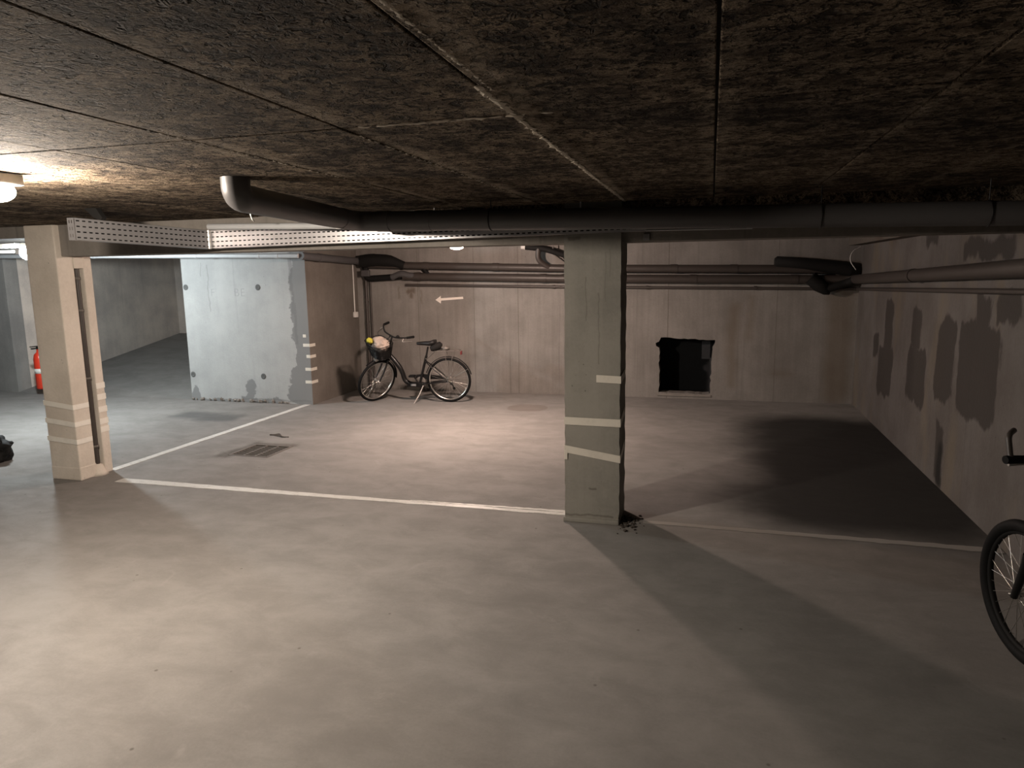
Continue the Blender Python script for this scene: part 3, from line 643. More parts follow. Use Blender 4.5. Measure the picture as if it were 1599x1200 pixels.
# right corner: black sleeve and pointed trap
rc = thing('pipe_trap', 'black lagged pipe with a pointed trap in the far right corner', 'pipe', (1.3, W0-0.02, 1.9))
s = MB(); s.tube([(0.83, W0-0.02, 1.985), (0.86, W0-0.02, 1.985), (1.2, W0-0.02, 1.95), (1.55, W0-0.03, 1.90), (XR-0.14, W0-0.03, 1.86)], [0.045, 0.075, 0.08, 0.085, 0.09], 18); s.build('lagging', M_BLACKM, rc)
s = MB(); s.tube([(1.30, W0-0.04, 1.76), (1.42, W0-0.04, 1.66), (1.52, W0-0.04, 1.57), (1.55, W0-0.04, 1.53)], [0.09, 0.10, 0.06, 0.01], 14); s.build('trap', M_BLACKM, rc)
s = MB(); s.tube(fillet([(1.5, W0-0.05, 1.60), (1.75, W0-0.05, 1.68), (XR-0.1, W0-0.1, 1.72)], 0.1), 0.055, 14); s.build('outlet', M_BLACKM, rc)
wl = MB(); wl.tube(fillet([(XR-0.05, 10.40, 2.16), (XR-0.16, 10.35, 2.10), (XR-0.19, 10.30, 1.98), (XR-0.10, 10.33, 1.86)], 0.12), 0.006, 8)
tag(wl.build('cable_loop', M_WHITE, origin=(XR-0.1, 10.35, 1.98)), 'thin white cable loop in the upper right corner', 'cable')

# ---- perforated cable tray
def perforated(p0, p1, h, flange_dir, parent, name, rows_=4, pitch=0.042, top0=None):
    """upright perforated strip from p0 to p1 (bottom edge) with open slots and folded lips"""
    p0, p1 = Vector(p0), Vector(p1); L = (p1-p0).length; u = (p1-p0)/L; n = int(L/pitch); pitch = L/n
    us = []
    for i in range(n): us += [i*pitch, i*pitch+pitch*0.20, i*pitch+pitch*0.78]
    us.append(L); zs = [0.0]
    step = h/rows_
    for r in range(rows_): zs += [r*step+step*0.38, r*step+step*0.62]
    zs.append(h); fl = Vector(flange_dir).normalized(); th = 0.0022
    mb = MB(); nu, nzz = len(us), len(zs)
    for side in (0, 1):
        vs = [p0+u*a+Vector((0, 0, z))+fl*th*side for a in us for z in zs]; fs = []
        for i in range(nu-1):
            for j in range(nzz-1):
                if i % 3 == 1 and j % 2 == 1: continue
                fs.append((i*nzz+j, (i+1)*nzz+j, (i+1)*nzz+j+1, i*nzz+j+1))
        mb.add(vs, fs)
    me = mb.mesh(name, wloc(parent))
    o = bpy.data.objects.new(name, me); me.materials.append(M_STEEL); COL.objects.link(o); o.parent = parent
    lip = MB()
    for z in (0.0, h):
        d = 0.002 if z == 0 else -0.002
        a, b = p0+Vector((0, 0, z)), p1+Vector((0, 0, z))
        q = [a, b, b+fl*0.05, a+fl*0.05]; lip.add(q+[v+Vector((0, 0, d)) for v in q], [(0, 1, 2, 3), (7, 6, 5, 4), (0, 4, 5, 1), (1, 5, 6, 2), (2, 6, 7, 3), (3, 7, 4, 0)])
    lip.build('tray_lip', M_STEEL, o, local=False)
    cab = MB()  # black cables added behind the web so the slots read dark
    for k in range(5): cab.tube([p0+u*0.03+fl*(0.022+0.004*(k % 2))+Vector((0, 0, 0.016+k*0.028)), p1-u*0.03+fl*(0.022+0.004*(k % 2))+Vector((0, 0, 0.016+k*0.028))], 0.0145, 8)
    cab.build('backing_cables', M_BLACKM, o)
    return o
tray = thing('cable_tray', 'perforated galvanised cable tray turning a corner below the ceiling', 'cable tray', (-3.95, 4.99, 2.13))
perforated((-4.13, 3.87, 2.155), (-3.955, 4.985, 2.122), 0.148, (-1, 0.15, 0), tray, 'tray_side', 4)
perforated((-3.95, 4.99, 2.124), (-0.44, 4.99, 2.164), 0.148, (0, 1, 0), tray, 'tray_side', 4)
e = MB()
ex0, ex1, ey, ez, eh = -4.19, -4.135, 3.866, 2.155, 0.148
us = [0, 0.012, 0.02, 0.033, 0.041, 0.055]; zs = [0, 0.02, 0.042, 0.066, 0.088, 0.112, 0.134, 0.148]
vs = [(ex0+a, ey, ez+z) for a in us for z in zs]; fs = []
for i in range(5):
    for j in range(7):
        if i in (1, 3) and j in (1, 3, 5): continue
        fs.append((i*8+j, (i+1)*8+j, (i+1)*8+j+1, i*8+j+1))
e.add(vs, fs); e.add([(x, y+0.002, z) for x, y, z in vs], fs)
e.build('tray_end', M_STEEL, tray)
s = MB(); s.box((-3.962, 4.962, 2.12), (-3.945, 4.985, 2.275)); s.build('corner_plate', M_CHROME, tray)
s = MB(); s.prism([(-4.20, CEIL), (-4.12, 2.31), (-4.07, 2.295), (-4.05, 2.31), (-4.10, CEIL)], 4.02, 4.06, 'y'); s.build('ceiling_bracket', M_BLACKM, tray)
s = MB(); s.tube([(-0.44, 4.985, 2.166), (0.25, 4.985, 2.16)], 0.006, 8); s.build('cable', M_PVC_L, tray)
for x in (-3.0, -2.0, -0.9):
    s = MB(); s.tube([(x, 5.02, 2.27), (x, 5.02, CEIL)], 0.005, 8); s.build('hanger_rod', M_STEEL, tray)
s = MB(); s.box((-0.475, 5.142, 2.105), (-0.43, 5.158, 2.152), 0.003); tag(s.build('label_plate', M_GREYP, origin=(-0.45, 5.15, 2.105)), 'small grey plate on the beam right of the pillar', 'plate')

# ================================================================== FLOOR DRAIN
gr = thing('drain_grate', 'square cast iron drain grate set in the floor', 'grate', ((DX0+DX1)/2, (DY0+DY1)/2, 0))
for a, b in (((DX0, DY0), (DX1, DY0+0.03)), ((DX0, DY1-0.03), (DX1, DY1)), ((DX0, DY0+0.03), (DX0+0.03, DY1-0.03)), ((DX1-0.03, DY0+0.03), (DX1, DY1-0.03))):
    s = MB(); s.box((*a, -0.03), (*b, 0.005), 0.003); s.build('frame_side', M_IRON, gr)
for k in (1, 2):
    x = DX0+0.03+(DX1-DX0-0.06)*k/3; s = MB(); s.box((x-0.010, DY0+0.03, -0.03), (x+0.010, DY1-0.03, 0.002)); s.build('cross_bar', M_IRON, gr)
for k in range(1, 9):
    y = DY0+0.03+(DY1-DY0-0.06)*k/9; s = MB(); s.box((DX0+0.03, y-0.007, -0.028), (DX1-0.03, y+0.007, 0.0)); s.build('slat', M_IRON, gr)
lf = MB(); rr = random.Random(4); n = 12; vs = []
for i in range(n+1):
    t_ = i/n; x = -5.06+0.30*t_; y = 7.16-0.05*t_+0.03*math.sin(t_*6); w = 0.035*math.sin(math.pi*min(1, t_*1.3))*(1-t_*0.7)+0.004
    vs += [(x, y-w, 0.002+0.006*math.sin(t_*9)**2), (x, y+w, 0.002+0.02*math.sin(t_*4)**2), (x, y, 0.014)]
fs = []
for i in range(n): k = 3*i; fs += [(k, k+3, k+5, k+2), (k+2, k+5, k+4, k+1)]
lf.add(vs, fs); leaf = lf.build('dead_leaf', M_DIRT, origin=(-4.92, 7.13, 0)); tag(leaf, 'shrivelled dark leaf scrap lying behind the drain grate', 'leaf')
md_ = leaf.modifiers.new('solid', 'SOLIDIFY'); md_.thickness = 0.002

# ================================================================== SMALL THINGS LEFT
def lump(c, size, seed, sub=3, amp=0.3, fs=2.5, flatbase=True):
    bm = bmesh.new(); bmesh.ops.create_icosphere(bm, subdivisions=sub, radius=1)
    for v in bm.verts:
        d = 1+amp*noise.noise(v.co*fs+Vector((seed, seed*2.1, 0)))+amp*0.4*noise.noise(v.co*fs*3+Vector((seed, 0, 3)))
        p = Vector((v.co.x*size[0], v.co.y*size[1], v.co.z*size[2]))*d
        if flatbase: p.z = max(p.z, -size[2]*0.62)
        v.co = p+Vector(c)
    return MB().frombm(bm, True)
bg_ = thing('bag', 'black crumpled bag on the floor at the left edge', 'bag', (-7.26, 5.46, 0))
lump((-7.26, 5.48, 0.10), (0.20, 0.15, 0.16), 2.3, 4, 0.35).build('sack', M_BLACKM, bg_)
s = MB(); s.tube(fillet([(-7.16, 5.46, 0.20), (-7.13, 5.46, 0.26), (-7.10, 5.46, 0.22), (-7.10, 5.45, 0.12)], 0.04), 0.009, 8); s.build('strap', M_BLACKM, bg_)

fx = thing('fire_extinguisher', 'red fire extinguisher half hidden behind the beige pillar', 'extinguisher', (-10.635, 9.02, 0.10))
s = MB(); s.lathe([(0.001, 0.0), (0.075, 0.0), (0.085, 0.02), (0.085, 0.50), (0.07, 0.57), (0.03, 0.61), (0.025, 0.66), (0.001, 0.66)], (-10.635, 8.99, 0.10), 'z', 24); s.build('cylinder', M_RED, fx)
s = MB(); s.lathe([(0.0865, 0.26), (0.0868, 0.26), (0.0868, 0.34), (0.0865, 0.34)], (-10.635, 8.99, 0.10), 'z', 24); s.build('label_band', M_WHITE, fx)
s = MB(); s.box((-10.665, 8.88, 0.765), (-10.615, 9.03, 0.785), 0.004); s.box((-10.660, 8.86, 0.80), (-10.620, 9.03, 0.815), 0.004); s.box((-10.655, 8.97, 0.75), (-10.615, 9.01, 0.81)); s.build('handle', M_BLACK, fx)
s = MB(); s.tube(fillet([(-10.635, 8.97, 0.78), (-10.515, 8.95, 0.80), (-10.485, 8.95, 0.55), (-10.495, 8.97, 0.10), (-10.515, 8.97, 0.03)], 0.08), 0.012, 8); s.build('hose', M_RUBBER, fx)
s = MB(); s.box((-10.675, 9.07, 0.45), (-10.595, 9.099, 0.70)); s.box((-10.730, 8.99, 0.55), (-10.540, 9.085, 0.575)); s.build('wall_bracket', M_BLACK, fx)

# ================================================================== BICYCLES
def steer_matrix(pt, axis, ang): return Matrix.Translation(pt) @ Matrix.Rotation(ang, 4, axis) @ Matrix.Translation(-Vector(pt))
def wheel(o, name, c, R, tr_, S=None, rim=M_CHROME, nsp=28, hubw=0.05):
    S = S or Matrix(); c = Vector(c)
    w = MB().torus(c, R-tr_, tr_, 'y', 56, 10).xf(S).build(name, M_RUBBER, o, local=True)
    Rr = R-2*tr_+0.004
    MB().lathe([(Rr-0.012, -0.009), (Rr, -0.013), (Rr+0.006, -0.010), (Rr+0.002, 0), (Rr+0.006, 0.010), (Rr, 0.013), (Rr-0.012, 0.009), (Rr-0.014, 0), (Rr-0.012, -0.009)], c, 'y', 56).xf(S).build('rim', rim, w, local=True)
    MB().lathe([(0.001, -hubw-0.03), (0.006, -hubw-0.03), (0.006, -hubw), (0.024, -hubw+0.005), (0.024, -hubw+0.012), (0.014, -hubw+0.02), (0.014, hubw-0.02), (0.024, hubw-0.012), (0.024, hubw-0.005), (0.006, hubw), (0.006, hubw+0.03), (0.001, hubw+0.03)], c, 'y', 16).xf(S).build('hub', M_CHROME, w, local=True)
    sp = MB()
    for k in range(nsp):
        a = 2*math.pi*k/nsp; sd = 1 if k % 2 else -1; b = a+(0.35 if (k//2) % 2 else -0.35)
        p = c+Vector((0.022*math.cos(b*1.0+a*0), sd*(hubw-0.009), 0.022*math.sin(b))); q = c+Vector((math.cos(a)*(Rr-0.012), 0, math.sin(a)*(Rr-0.012)))
        sp.tube([p, q], 0.0016, 5, caps=False)
    sp.xf(S).build('spokes', M_CHROME, w, local=True)
    return w
def fender(c, R, a0, a1, w=0.028):
    return MB().torus(c, R, 0.006, 'y', 26, 8, a0, a1, flat=(1.0, w/0.006))

def city_bike():
    o = thing('city_bicycle', 'black low-step city bicycle with a front basket on its kickstand by the rear wall', 'bicycle', (-4.143, 9.62, 0))
    hd = math.pi+math.atan2(9.665-9.55, -3.70+4.82)   # heading of the bike, pointing left
    o.rotation_euler = (math.radians(-4), 0, hd)
    R = 0.335; ra = Vector((-0.45, 0, R)); fa = Vector((0.675, 0, R)); bb = Vector((0.0, 0, 0.285))
    axis = Vector((-0.325, 0, 0.946)).normalized(); hp = Vector((0.475, 0, 0.72))
    S = steer_matrix(hp, axis, math.radians(58))
    B = lambda mb, name, mat, par=o: mb.build(name, mat, par, local=True)
    wheel(o, 'rear_wheel', ra, R, 0.021)
    wheel(o, 'front_wheel', fa, R, 0.021, S)
    B(MB().tube([hp+axis*-0.06, hp+axis*0.13], 0.021, 14), 'head_tube', M_BLACK)
    B(MB().tube(fillet([hp+axis*0.02, (0.40, 0, 0.66), (0.275, 0, 0.50), (0.225, 0, 0.31), (0.14, 0, 0.265), (-0.05, 0, 0.265)], 0.14), 0.035, 16), 'main_tube', M_BLACK)
    fr = B(MB().box((-0.06, -0.034, 0.225), (0.19, 0.034, 0.295), 0.012), 'step_frame', M_BLACK)
    B(MB().box((0.05, 0.035, 0.245), (0.13, 0.038, 0.275), 0.001), 'frame_badge', M_GREYP, fr)
    B(MB().tube([(0.0, 0, 0.27), (-0.125, 0, 0.70)], 0.019, 14), 'seat_tube', M_BLACK)
    B(MB().tube([(-0.12, 0, 0.68), (-0.155, 0, 0.83)], 0.0135, 12), 'seat_post', M_BLACKM)
    B(MB().tube([(-0.125, -0.05, 0.66), (-0.125, 0.045, 0.66)], 0.006, 8), 'quick_release', M_CHROME)
    for sgn in (1, -1):
        B(MB().tube(fillet([(-0.02, 0.02*sgn, 0.275), (-0.14, 0.05*sgn, 0.285), ra+Vector((0.0, 0.062*sgn, -0.01))], 0.08), 0.010, 10), 'chain_stay', M_BLACK)
        B(MB().tube(fillet([(-0.10, 0.015*sgn, 0.62), (-0.20, 0.05*sgn, 0.54), ra+Vector((0.01, 0.062*sgn, 0.0))], 0.07), 0.0085, 10), 'seat_stay', M_BLACK)
    # saddle
    sd = MB(); sec = [(0.14, 0.018, 0.02), (0.09, 0.024, 0.03), (0.02, 0.045, 0.04), (-0.05, 0.085, 0.05), (-0.11, 0.10, 0.055), (-0.145, 0.075, 0.045)]; vs = []; nn = 12
    for (x, w, h) in sec:
        for k in range(nn):
            a = 2*math.pi*k/nn; z = math.sin(a); vs.append((x-0.13, math.cos(a)*w, 0.895+(z*0.022 if z > 0 else z*h)-max(0, x)*0.10+0.02*(x < -0.1)))
    fs = [(i*nn+k, (i+1)*nn+k, (i+1)*nn+(k+1) % nn, i*nn+(k+1) % nn) for i in range(len(sec)-1) for k in range(nn)]+[tuple(range(nn)), tuple(reversed(range((len(sec)-1)*nn, len(sec)*nn)))]
    sd.add(vs, fs, True); B(sd, 'saddle', M_LEATHER)
    # drivetrain
    B(MB().lathe([(0.001, -0.052), (0.075, -0.052), (0.085, -0.048), (0.075, -0.044), (0.001, -0.044)], bb, 'y', 28), 'chainring', M_IRON)
    B(MB().prism([(0.10, 0.33), (0.06, 0.40), (-0.05, 0.41), (-0.40, 0.375), (-0.41, 0.335), (-0.06, 0.33)], -0.062, -0.054, 'y'), 'chain_guard', M_BLACK)
    for sgn, ang in ((1, math.radians(60)), (-1, math.radians(240))):
        p = bb+Vector((0, 0.055*sgn, 0)); q = bb+Vector((0.15*math.cos(ang), 0.07*sgn, 0.15*math.sin(ang)))
        ca = B(MB().tube([p, q], 0.010, 10), 'crank_arm', M_BLACKM)
        B(MB().box((q.x-0.045, min(q.y, q.y+0.09*sgn), q.z-0.013), (q.x+0.045, max(q.y, q.y+0.09*sgn), q.z+0.013), 0.006), 'pedal', M_RUBBER, ca)
    dl = MB(); dl.tube([ra+Vector((-0.02, -0.06, -0.03)), ra+Vector((-0.03, -0.065, -0.075)), ra+Vector((-0.055, -0.065, -0.135))], 0.009, 8)
    dl.lathe([(0.001, -0.006), (0.022, -0.006), (0.022, 0.006), (0.001, 0.006)], ra+Vector((-0.02, -0.065, -0.07)), 'y', 14); dl.lathe([(0.001, -0.006), (0.022, -0.006), (0.022, 0.006), (0.001, 0.006)], ra+Vector((-0.055, -0.065, -0.14)), 'y', 14)
    B(dl, 'derailleur', M_BLACKM)
    B(MB().lathe([(0.001, -0.05), (0.055, -0.048), (0.045, -0.038), (0.03, -0.026), (0.001, -0.026)], ra, 'y', 22), 'sprockets', M_IRON)
    B(MB().tube([(-0.06, 0.03, 0.25), (-0.02, 0.10, 0.14), (0.045, 0.20, 0.012)], [0.011, 0.010, 0.009], 10), 'kickstand', M_CHROME)
    # mudguards
    rf = B(fender(ra, R+0.017, math.radians(18), math.radians(165)), 'rear_mudguard', M_BLACK)
    for sgn in (1, -1): B(MB().tube([ra+Vector((0, 0.06*sgn, 0)), ra+Vector(((R+0.017)*math.cos(math.radians(150)), 0.03*sgn, (R+0.017)*math.sin(math.radians(150))))], 0.003, 6), 'stay', M_CHROME, rf)
    ff = B(fender(fa, R+0.017, math.radians(60), math.radians(190)).xf(S), 'front_mudguard', M_BLACK)
    # fork, stem, bars
    crown = hp-axis*0.075
    for sgn in (1, -1):
        B(MB().tube(fillet([crown+Vector((0, 0.045*sgn, 0)), crown+Vector((0.02, 0.05*sgn, -0.06)), crown+(fa-crown)*0.7+Vector((-0.01, 0.055*sgn, 0)), fa+Vector((0, 0.058*sgn, 0))], 0.08), [0.014]*9+[0.012]*8+[0.009], 10).xf(S) if False else
          MB().tube([crown+Vector((0, 0.048*sgn, 0.0)), crown+(fa-crown)*0.55+Vector((-0.012, 0.055*sgn, 0)), fa+Vector((0, 0.058*sgn, 0))], [0.014, 0.013, 0.010], 12).xf(S), 'fork_blade', M_BLACK)
    B(MB().box(crown+Vector((-0.025, -0.065, -0.012)), crown+Vector((0.025, 0.065, 0.014)), 0.006).xf(S), 'fork_crown', M_BLACK)
    top = hp+axis*0.29
    B(MB().tube(fillet([hp+axis*0.12, top, top+Vector((0.05, 0, 0.01))], 0.03), 0.013, 12).xf(S), 'stem', M_BLACKM)
    bc = top+Vector((0.05, 0, 0.012))
    bar = B(MB().tube(fillet([bc+Vector((-0.20, 0.30, 0.045)), bc+Vector((-0.08, 0.27, 0.05)), bc+Vector((0.0, 0.12, 0.02)), bc+Vector((0, -0.12, 0.02)), bc+Vector((-0.08, -0.27, 0.05)), bc+Vector((-0.20, -0.30, 0.045))], 0.06), 0.0115, 10).xf(S), 'handlebar', M_BLACKM)
    for sgn in (1, -1):
        g0, g1 = bc+Vector((-0.215, 0.304*sgn, 0.044)), bc+Vector((-0.10, 0.276*sgn, 0.05))
        B(MB().tube([g0, g0.lerp(g1, 0.06), g1], [0.016, 0.019, 0.017], 12).xf(S), 'grip', M_RUBBER, bar)
        B(MB().tube(fillet([bc+Vector((-0.06, 0.25*sgn, 0.035)), bc+Vector((-0.02, 0.27*sgn, 0.005)), bc+Vector((-0.17, 0.315*sgn, -0.01))], 0.03), 0.006, 8).xf(S), 'brake_lever', M_CHROME, bar)
    B(MB().lathe([(0.001, 0.0), (0.028, 0.004), (0.026, 0.018), (0.012, 0.030), (0.001, 0.032)], bc+Vector((-0.02, 0.17, 0.04)), 'z', 14).xf(S), 'bell', M_BLACKM, bar)
    cb = MB()
    for sgn in (1, -1): cb.tube(fillet([bc+Vector((-0.03, 0.22*sgn, 0.02)), bc+Vector((0.12, 0.16*sgn, 0.03)), bc+Vector((0.10, 0.03*sgn, -0.10)), crown+Vector((0.03, 0.02*sgn, 0.05))], 0.08), 0.003, 6)
    B(cb.xf(S), 'brake_cables', M_BLACKM, bar)
    # basket: tapered wire mesh on the bars
    bk = MB(); b0 = Vector((0.585, 0, 0.735)); h = 0.235
    def ring(t_): return (0.115+0.045*t_, 0.135+0.055*t_, b0+Vector((0.035*t_+0.005, 0, h*t_)))
    def rr_(t_, k, n): 
        a = 2*math.pi*k/n; hx, hy, c = ring(t_); ca, sa = math.cos(a), math.sin(a); e_ = 0.5
        return c+Vector((hx*math.copysign(abs(ca)**e_, ca), hy*math.copysign(abs(sa)**e_, sa), 0))
    n = 36
    for j in range(10): bk.tube([rr_(j/9, k, n) for k in range(n)], 0.0055 if j in (0, 9) else 0.003, 6, closed=True)
    for k in range(n): bk.tube([rr_(0, k, n), rr_(1, k, n)], 0.003, 5, caps=False)
    for k in range(-3, 4): bk.tube([b0+Vector((-0.11, 0.036*k, 0)), b0+Vector((0.115, 0.036*k, 0))], 0.003, 5)
    wires = B(bk.xf(S), 'basket', M_BLACK)
    pan = MB(); vs = [rr_(0.02, k, n) for k in range(n)]+[rr_(0.62, k, n)*1.0 for k in range(n)]
    cen = b0
    vs = [v+(cen-v)*0.02 for v in vs]; pan.add(vs, [(k, (k+1) % n, (k+1) % n+n, k+n) for k in range(n)]+[tuple(range(n))]); B(pan.xf(S), 'basket_liner', M_BLACKM, wires)
    B(MB().tube([bc+Vector((0.0, 0, -0.02)), bc+Vector((0.09, 0, -0.06))], 0.010, 8).xf(S), 'basket_bracket', M_BLACK)
    B(MB().box(b0+Vector((0.06, -0.03, -0.06)), b0+Vector((0.13, 0.03, -0.012)), 0.012).xf(S), 'head_light', M_CHROME)
    # rack
    rk = MB(); zt = 0.775
    rk.tube(fillet([(-0.27, 0.05, zt), (-0.64, 0.06, zt+0.01), (-0.64, -0.06, zt+0.01), (-0.27, -0.05, zt), (-0.27, 0.05, zt)], 0.03), 0.005, 8)
    for x in (-0.34, -0.44, -0.54): rk.tube([(x, -0.055, zt), (x, 0.055, zt)], 0.004, 6)
    for sgn in (1, -1):
        rk.tube([(-0.46, 0.06*sgn, R+0.02), (-0.42, 0.055*sgn, zt)], 0.005, 8); rk.tube([(-0.46, 0.06*sgn, R+0.02), (-0.55, 0.057*sgn, zt)], 0.005, 8); rk.tube([(-0.27, 0.05*sgn, zt), (-0.12, 0.02*sgn, 0.64)], 0.004, 6)
    rko = B(rk, 'luggage_rack', M_IRON)
    B(MB().box((-0.665, -0.035, zt-0.055), (-0.645, 0.035, zt-0.005), 0.006), 'rear_reflector', M_REFLECT, rko)
    bpy.context.view_layer.update()
    M = o.matrix_world.copy()
    # loads resting on the bicycle
    def load(name, label, cat, mb, mat, base):
        base = Vector(base); mb.v = [v-base for v in mb.v]
        l = mb.build(name, mat, local=True); l.location = M @ base; l.rotation_euler = o.rotation_euler; return tag(l, label, cat)
    bs = S @ (b0+Vector((0.02, 0, 0.05)))
    m = lump((b0.x+0.012, 0.0, b0.z+0.185), (0.105, 0.14, 0.105), 4.4, 4, 0.30, 2.2, False).xf(S); load('cloth_bag', 'crumpled pale pink cloth bag in the bicycle basket', 'bag', m, M_CLOTH, bs)
    m = lump((b0.x+0.130, -0.10, b0.z+0.245), (0.04, 0.055, 0.04), 8.1, 3, 0.35, 2.0, False).xf(S); load('yellow_glove', 'small bright yellow bundle at the front of the bicycle basket', 'bundle', m, M_YELLOW, S @ (b0+Vector((0.13, -0.10, 0.2))))
    m = MB().tube([(-0.20, 0.03, 0.80), (-0.235, 0.02, 0.815), (-0.29, 0, 0.84), (-0.34, -0.02, 0.85), (-0.36, -0.03, 0.845)], [0.03, 0.055, 0.06, 0.055, 0.03], 14)
    load('rolled_bag', 'dark rolled pouch strapped to the bicycle rack behind the saddle', 'pouch', m, M_BLACKM, (-0.28, 0, 0.785))
    m = lump((-0.42, 0.0, zt+0.035), (0.06, 0.05, 0.035), 3.2, 3, 0.4, 2.5); load('bungee_bundle', 'tangled dark strap bundle lying on the bicycle rack', 'strap', m, M_IRON, (-0.42, 0, zt+0.01))
    return o
city_bike()

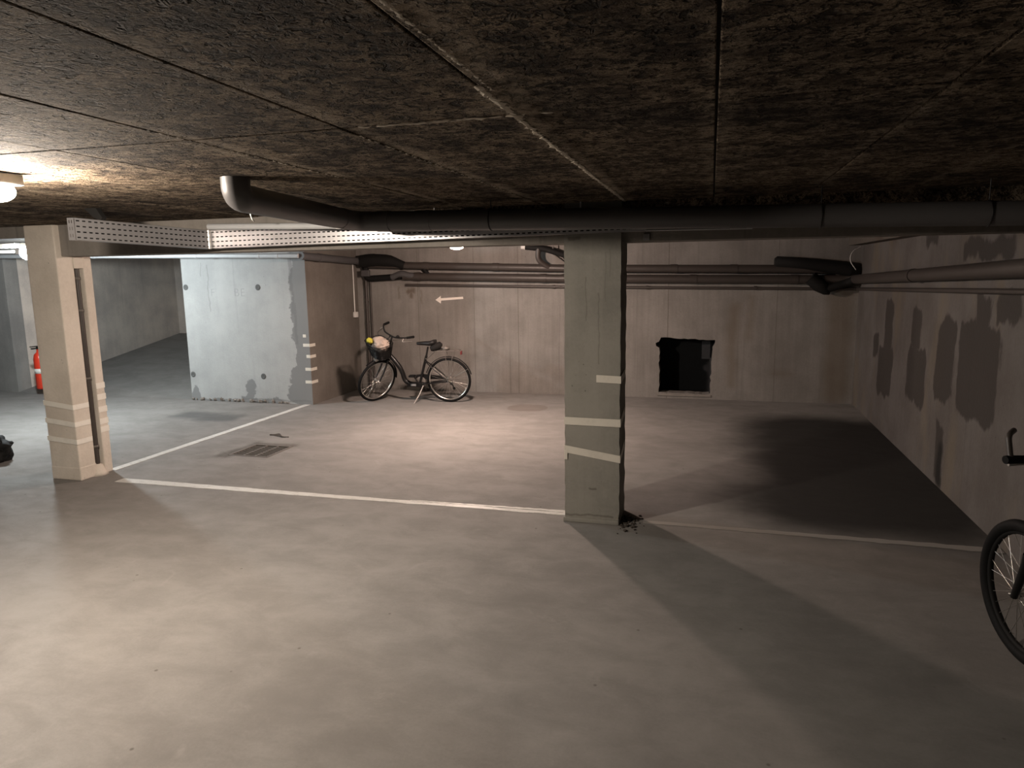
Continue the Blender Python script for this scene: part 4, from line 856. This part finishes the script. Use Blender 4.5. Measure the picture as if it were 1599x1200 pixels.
def mountain_bike():
    o = thing('mountain_bicycle', 'black mountain bicycle leaning by the right wall, cut by the picture edge', 'bicycle', (1.485, 2.99, 0))
    o.rotation_euler = (math.radians(1.5), 0, math.pi/2)
    R = 0.35; ra = Vector((-0.40, 0, R)); fa = Vector((0.70, 0, R)); bb = Vector((0.02, 0, 0.30))
    axis = Vector((-0.326, 0, 0.945)).normalized(); hp = Vector((0.50, 0, 0.80)); S = steer_matrix(hp, axis, math.radians(12))
    B = lambda mb, name, mat, par=o: mb.build(name, mat, par, local=True)
    wheel(o, 'rear_wheel', ra, R, 0.031, None, M_BLACKM, 32); wheel(o, 'front_wheel', fa, R, 0.031, S, M_BLACKM, 32)
    B(MB().tube([hp-axis*0.06, hp+axis*0.08], 0.022, 14), 'head_tube', M_BLACK)
    B(MB().tube([hp+axis*0.05, (-0.10, 0, 0.74)], 0.018, 12), 'top_tube', M_BLACK)
    B(MB().tube([hp-axis*0.03, bb], 0.022, 12), 'down_tube', M_BLACK)
    B(MB().tube([bb, (-0.125, 0, 0.79)], 0.018, 12), 'seat_tube', M_BLACK)
    B(MB().tube([(-0.12, 0, 0.77), (-0.165, 0, 0.92)], 0.014, 12), 'seat_post', M_CHROME)
    for sgn in (1, -1):
        B(MB().tube([bb+Vector((0, 0.02*sgn, 0)), ra+Vector((0, 0.062*sgn, 0))], 0.010, 10), 'chain_stay', M_BLACK)
        B(MB().tube([(-0.11, 0.02*sgn, 0.74), ra+Vector((0, 0.062*sgn, 0))], 0.008, 10), 'seat_stay', M_BLACK)
    sd = MB(); sec = [(0.15, 0.016, 0.02), (0.05, 0.03, 0.035), (-0.04, 0.06, 0.045), (-0.11, 0.075, 0.05), (-0.13, 0.05, 0.04)]; vs = []; nn = 12
    for (x, w, h) in sec:
        for k in range(nn):
            a = 2*math.pi*k/nn; z = math.sin(a); vs.append((x-0.16, math.cos(a)*w, 0.955+(z*0.015 if z > 0 else z*h)))
    sd.add(vs, [(i*nn+k, (i+1)*nn+k, (i+1)*nn+(k+1) % nn, i*nn+(k+1) % nn) for i in range(len(sec)-1) for k in range(nn)]+[tuple(range(nn)), tuple(reversed(range((len(sec)-1)*nn, len(sec)*nn)))], True); B(sd, 'saddle', M_LEATHER)
    B(MB().lathe([(0.001, -0.052), (0.085, -0.052), (0.095, -0.048), (0.085, -0.044), (0.001, -0.044)], bb, 'y', 28), 'chainring', M_IRON)
    for sgn, ang in ((1, math.radians(200)), (-1, math.radians(20))):
        q = bb+Vector((0.17*math.cos(ang), 0.075*sgn, 0.17*math.sin(ang)))
        ca = B(MB().tube([bb+Vector((0, 0.055*sgn, 0)), q], 0.010, 10), 'crank_arm', M_CHROME)
        B(MB().box((q.x-0.045, min(q.y, q.y+0.09*sgn), q.z-0.013), (q.x+0.045, max(q.y, q.y+0.09*sgn), q.z+0.013), 0.006), 'pedal', M_RUBBER, ca)
    crown = hp-axis*0.085
    for sgn in (1, -1):
        up = crown+(fa-crown)*0.5+Vector((0, 0.062*sgn, 0))
        B(MB().tube([crown+Vector((0, 0.062*sgn, 0.02)), up], 0.015, 12).xf(S), 'fork_stanchion', M_CHROME if sgn < 0 else M_BLACKM)
        B(MB().tube([up+Vector((-0.01, 0, 0.05)), up, fa+Vector((-0.01, 0.062*sgn, -0.01))], [0.021, 0.021, 0.016], 12).xf(S), 'fork_lower', M_BLACK)
    B(MB().tube([crown+(fa-crown)*0.42+Vector((-0.03, 0.06, 0.06)), crown+(fa-crown)*0.42+Vector((-0.045, 0, 0.10)), crown+(fa-crown)*0.42+Vector((-0.03, -0.06, 0.06))], 0.013, 10).xf(S), 'fork_brace', M_BLACK)
    B(MB().box(crown+Vector((-0.03, -0.085, -0.015)), crown+Vector((0.03, 0.085, 0.03)), 0.008).xf(S), 'fork_crown', M_BLACK)
    bc = hp+axis*0.225+Vector((0.06, 0, 0.055))
    B(MB().tube([hp+axis*0.07, hp+axis*0.20, bc], 0.018, 12).xf(S), 'stem', M_BLACKM)
    bar = B(MB().tube(fillet([bc+Vector((-0.03, 0.27, 0.015)), bc+Vector((0, 0.08, 0.0)), bc+Vector((0, -0.08, 0.0)), bc+Vector((-0.03, -0.27, 0.015))], 0.05), 0.0125, 12).xf(S), 'handlebar', M_BLACKM)
    for sgn in (1, -1):
        e_ = bc+Vector((-0.03, 0.272*sgn, 0.015))
        B(MB().tube([e_, e_+Vector((0.002, -0.01*sgn, 0)), e_+Vector((0.016, -0.13*sgn, -0.006))], [0.018, 0.019, 0.017], 12).xf(S), 'grip', M_RUBBER, bar)
        B(MB().tube(fillet([e_+Vector((0, -0.022*sgn, 0)), e_+Vector((0.035, -0.028*sgn, 0.10)), e_+Vector((0.07, -0.072*sgn, 0.112))], 0.03), 0.012, 12).xf(S), 'bar_end', M_WHITE if False else M_PVC_B, bar)
        B(MB().tube(fillet([e_+Vector((0.04, -0.16*sgn, -0.02)), e_+Vector((0.07, -0.13*sgn, -0.04)), e_+Vector((0.06, -0.05*sgn, -0.04))], 0.02), 0.007, 8).xf(S), 'brake_lever', M_CHROME, bar)
        B(MB().box(e_+Vector((-0.02, min(-0.14*sgn, -0.20*sgn), -0.06)), e_+Vector((0.05, max(-0.14*sgn, -0.20*sgn), -0.012)), 0.01).xf(S), 'shifter', M_BLACKM, bar)
    cb = MB()
    for sgn in (1, -1): cb.tube(fillet([bc+Vector((0.05, 0.12*sgn, 0.0)), bc+Vector((0.17, 0.06*sgn, 0.0)), bc+Vector((0.14, 0.0, -0.15)), crown+Vector((0.05, 0.03*sgn, -0.05))], 0.09), 0.0035, 6)
    B(cb.xf(S), 'brake_cables', M_BLACKM, bar)
    br = MB()
    for sgn in (1, -1): br.tube([crown+(fa-crown)*0.30+Vector((0.03, 0.05*sgn, 0)), crown+(fa-crown)*0.02+Vector((0.05, 0.03*sgn, 0))], 0.010, 8)
    B(br.xf(S), 'rim_brake', M_BLACKM)
    return o
mountain_bike()
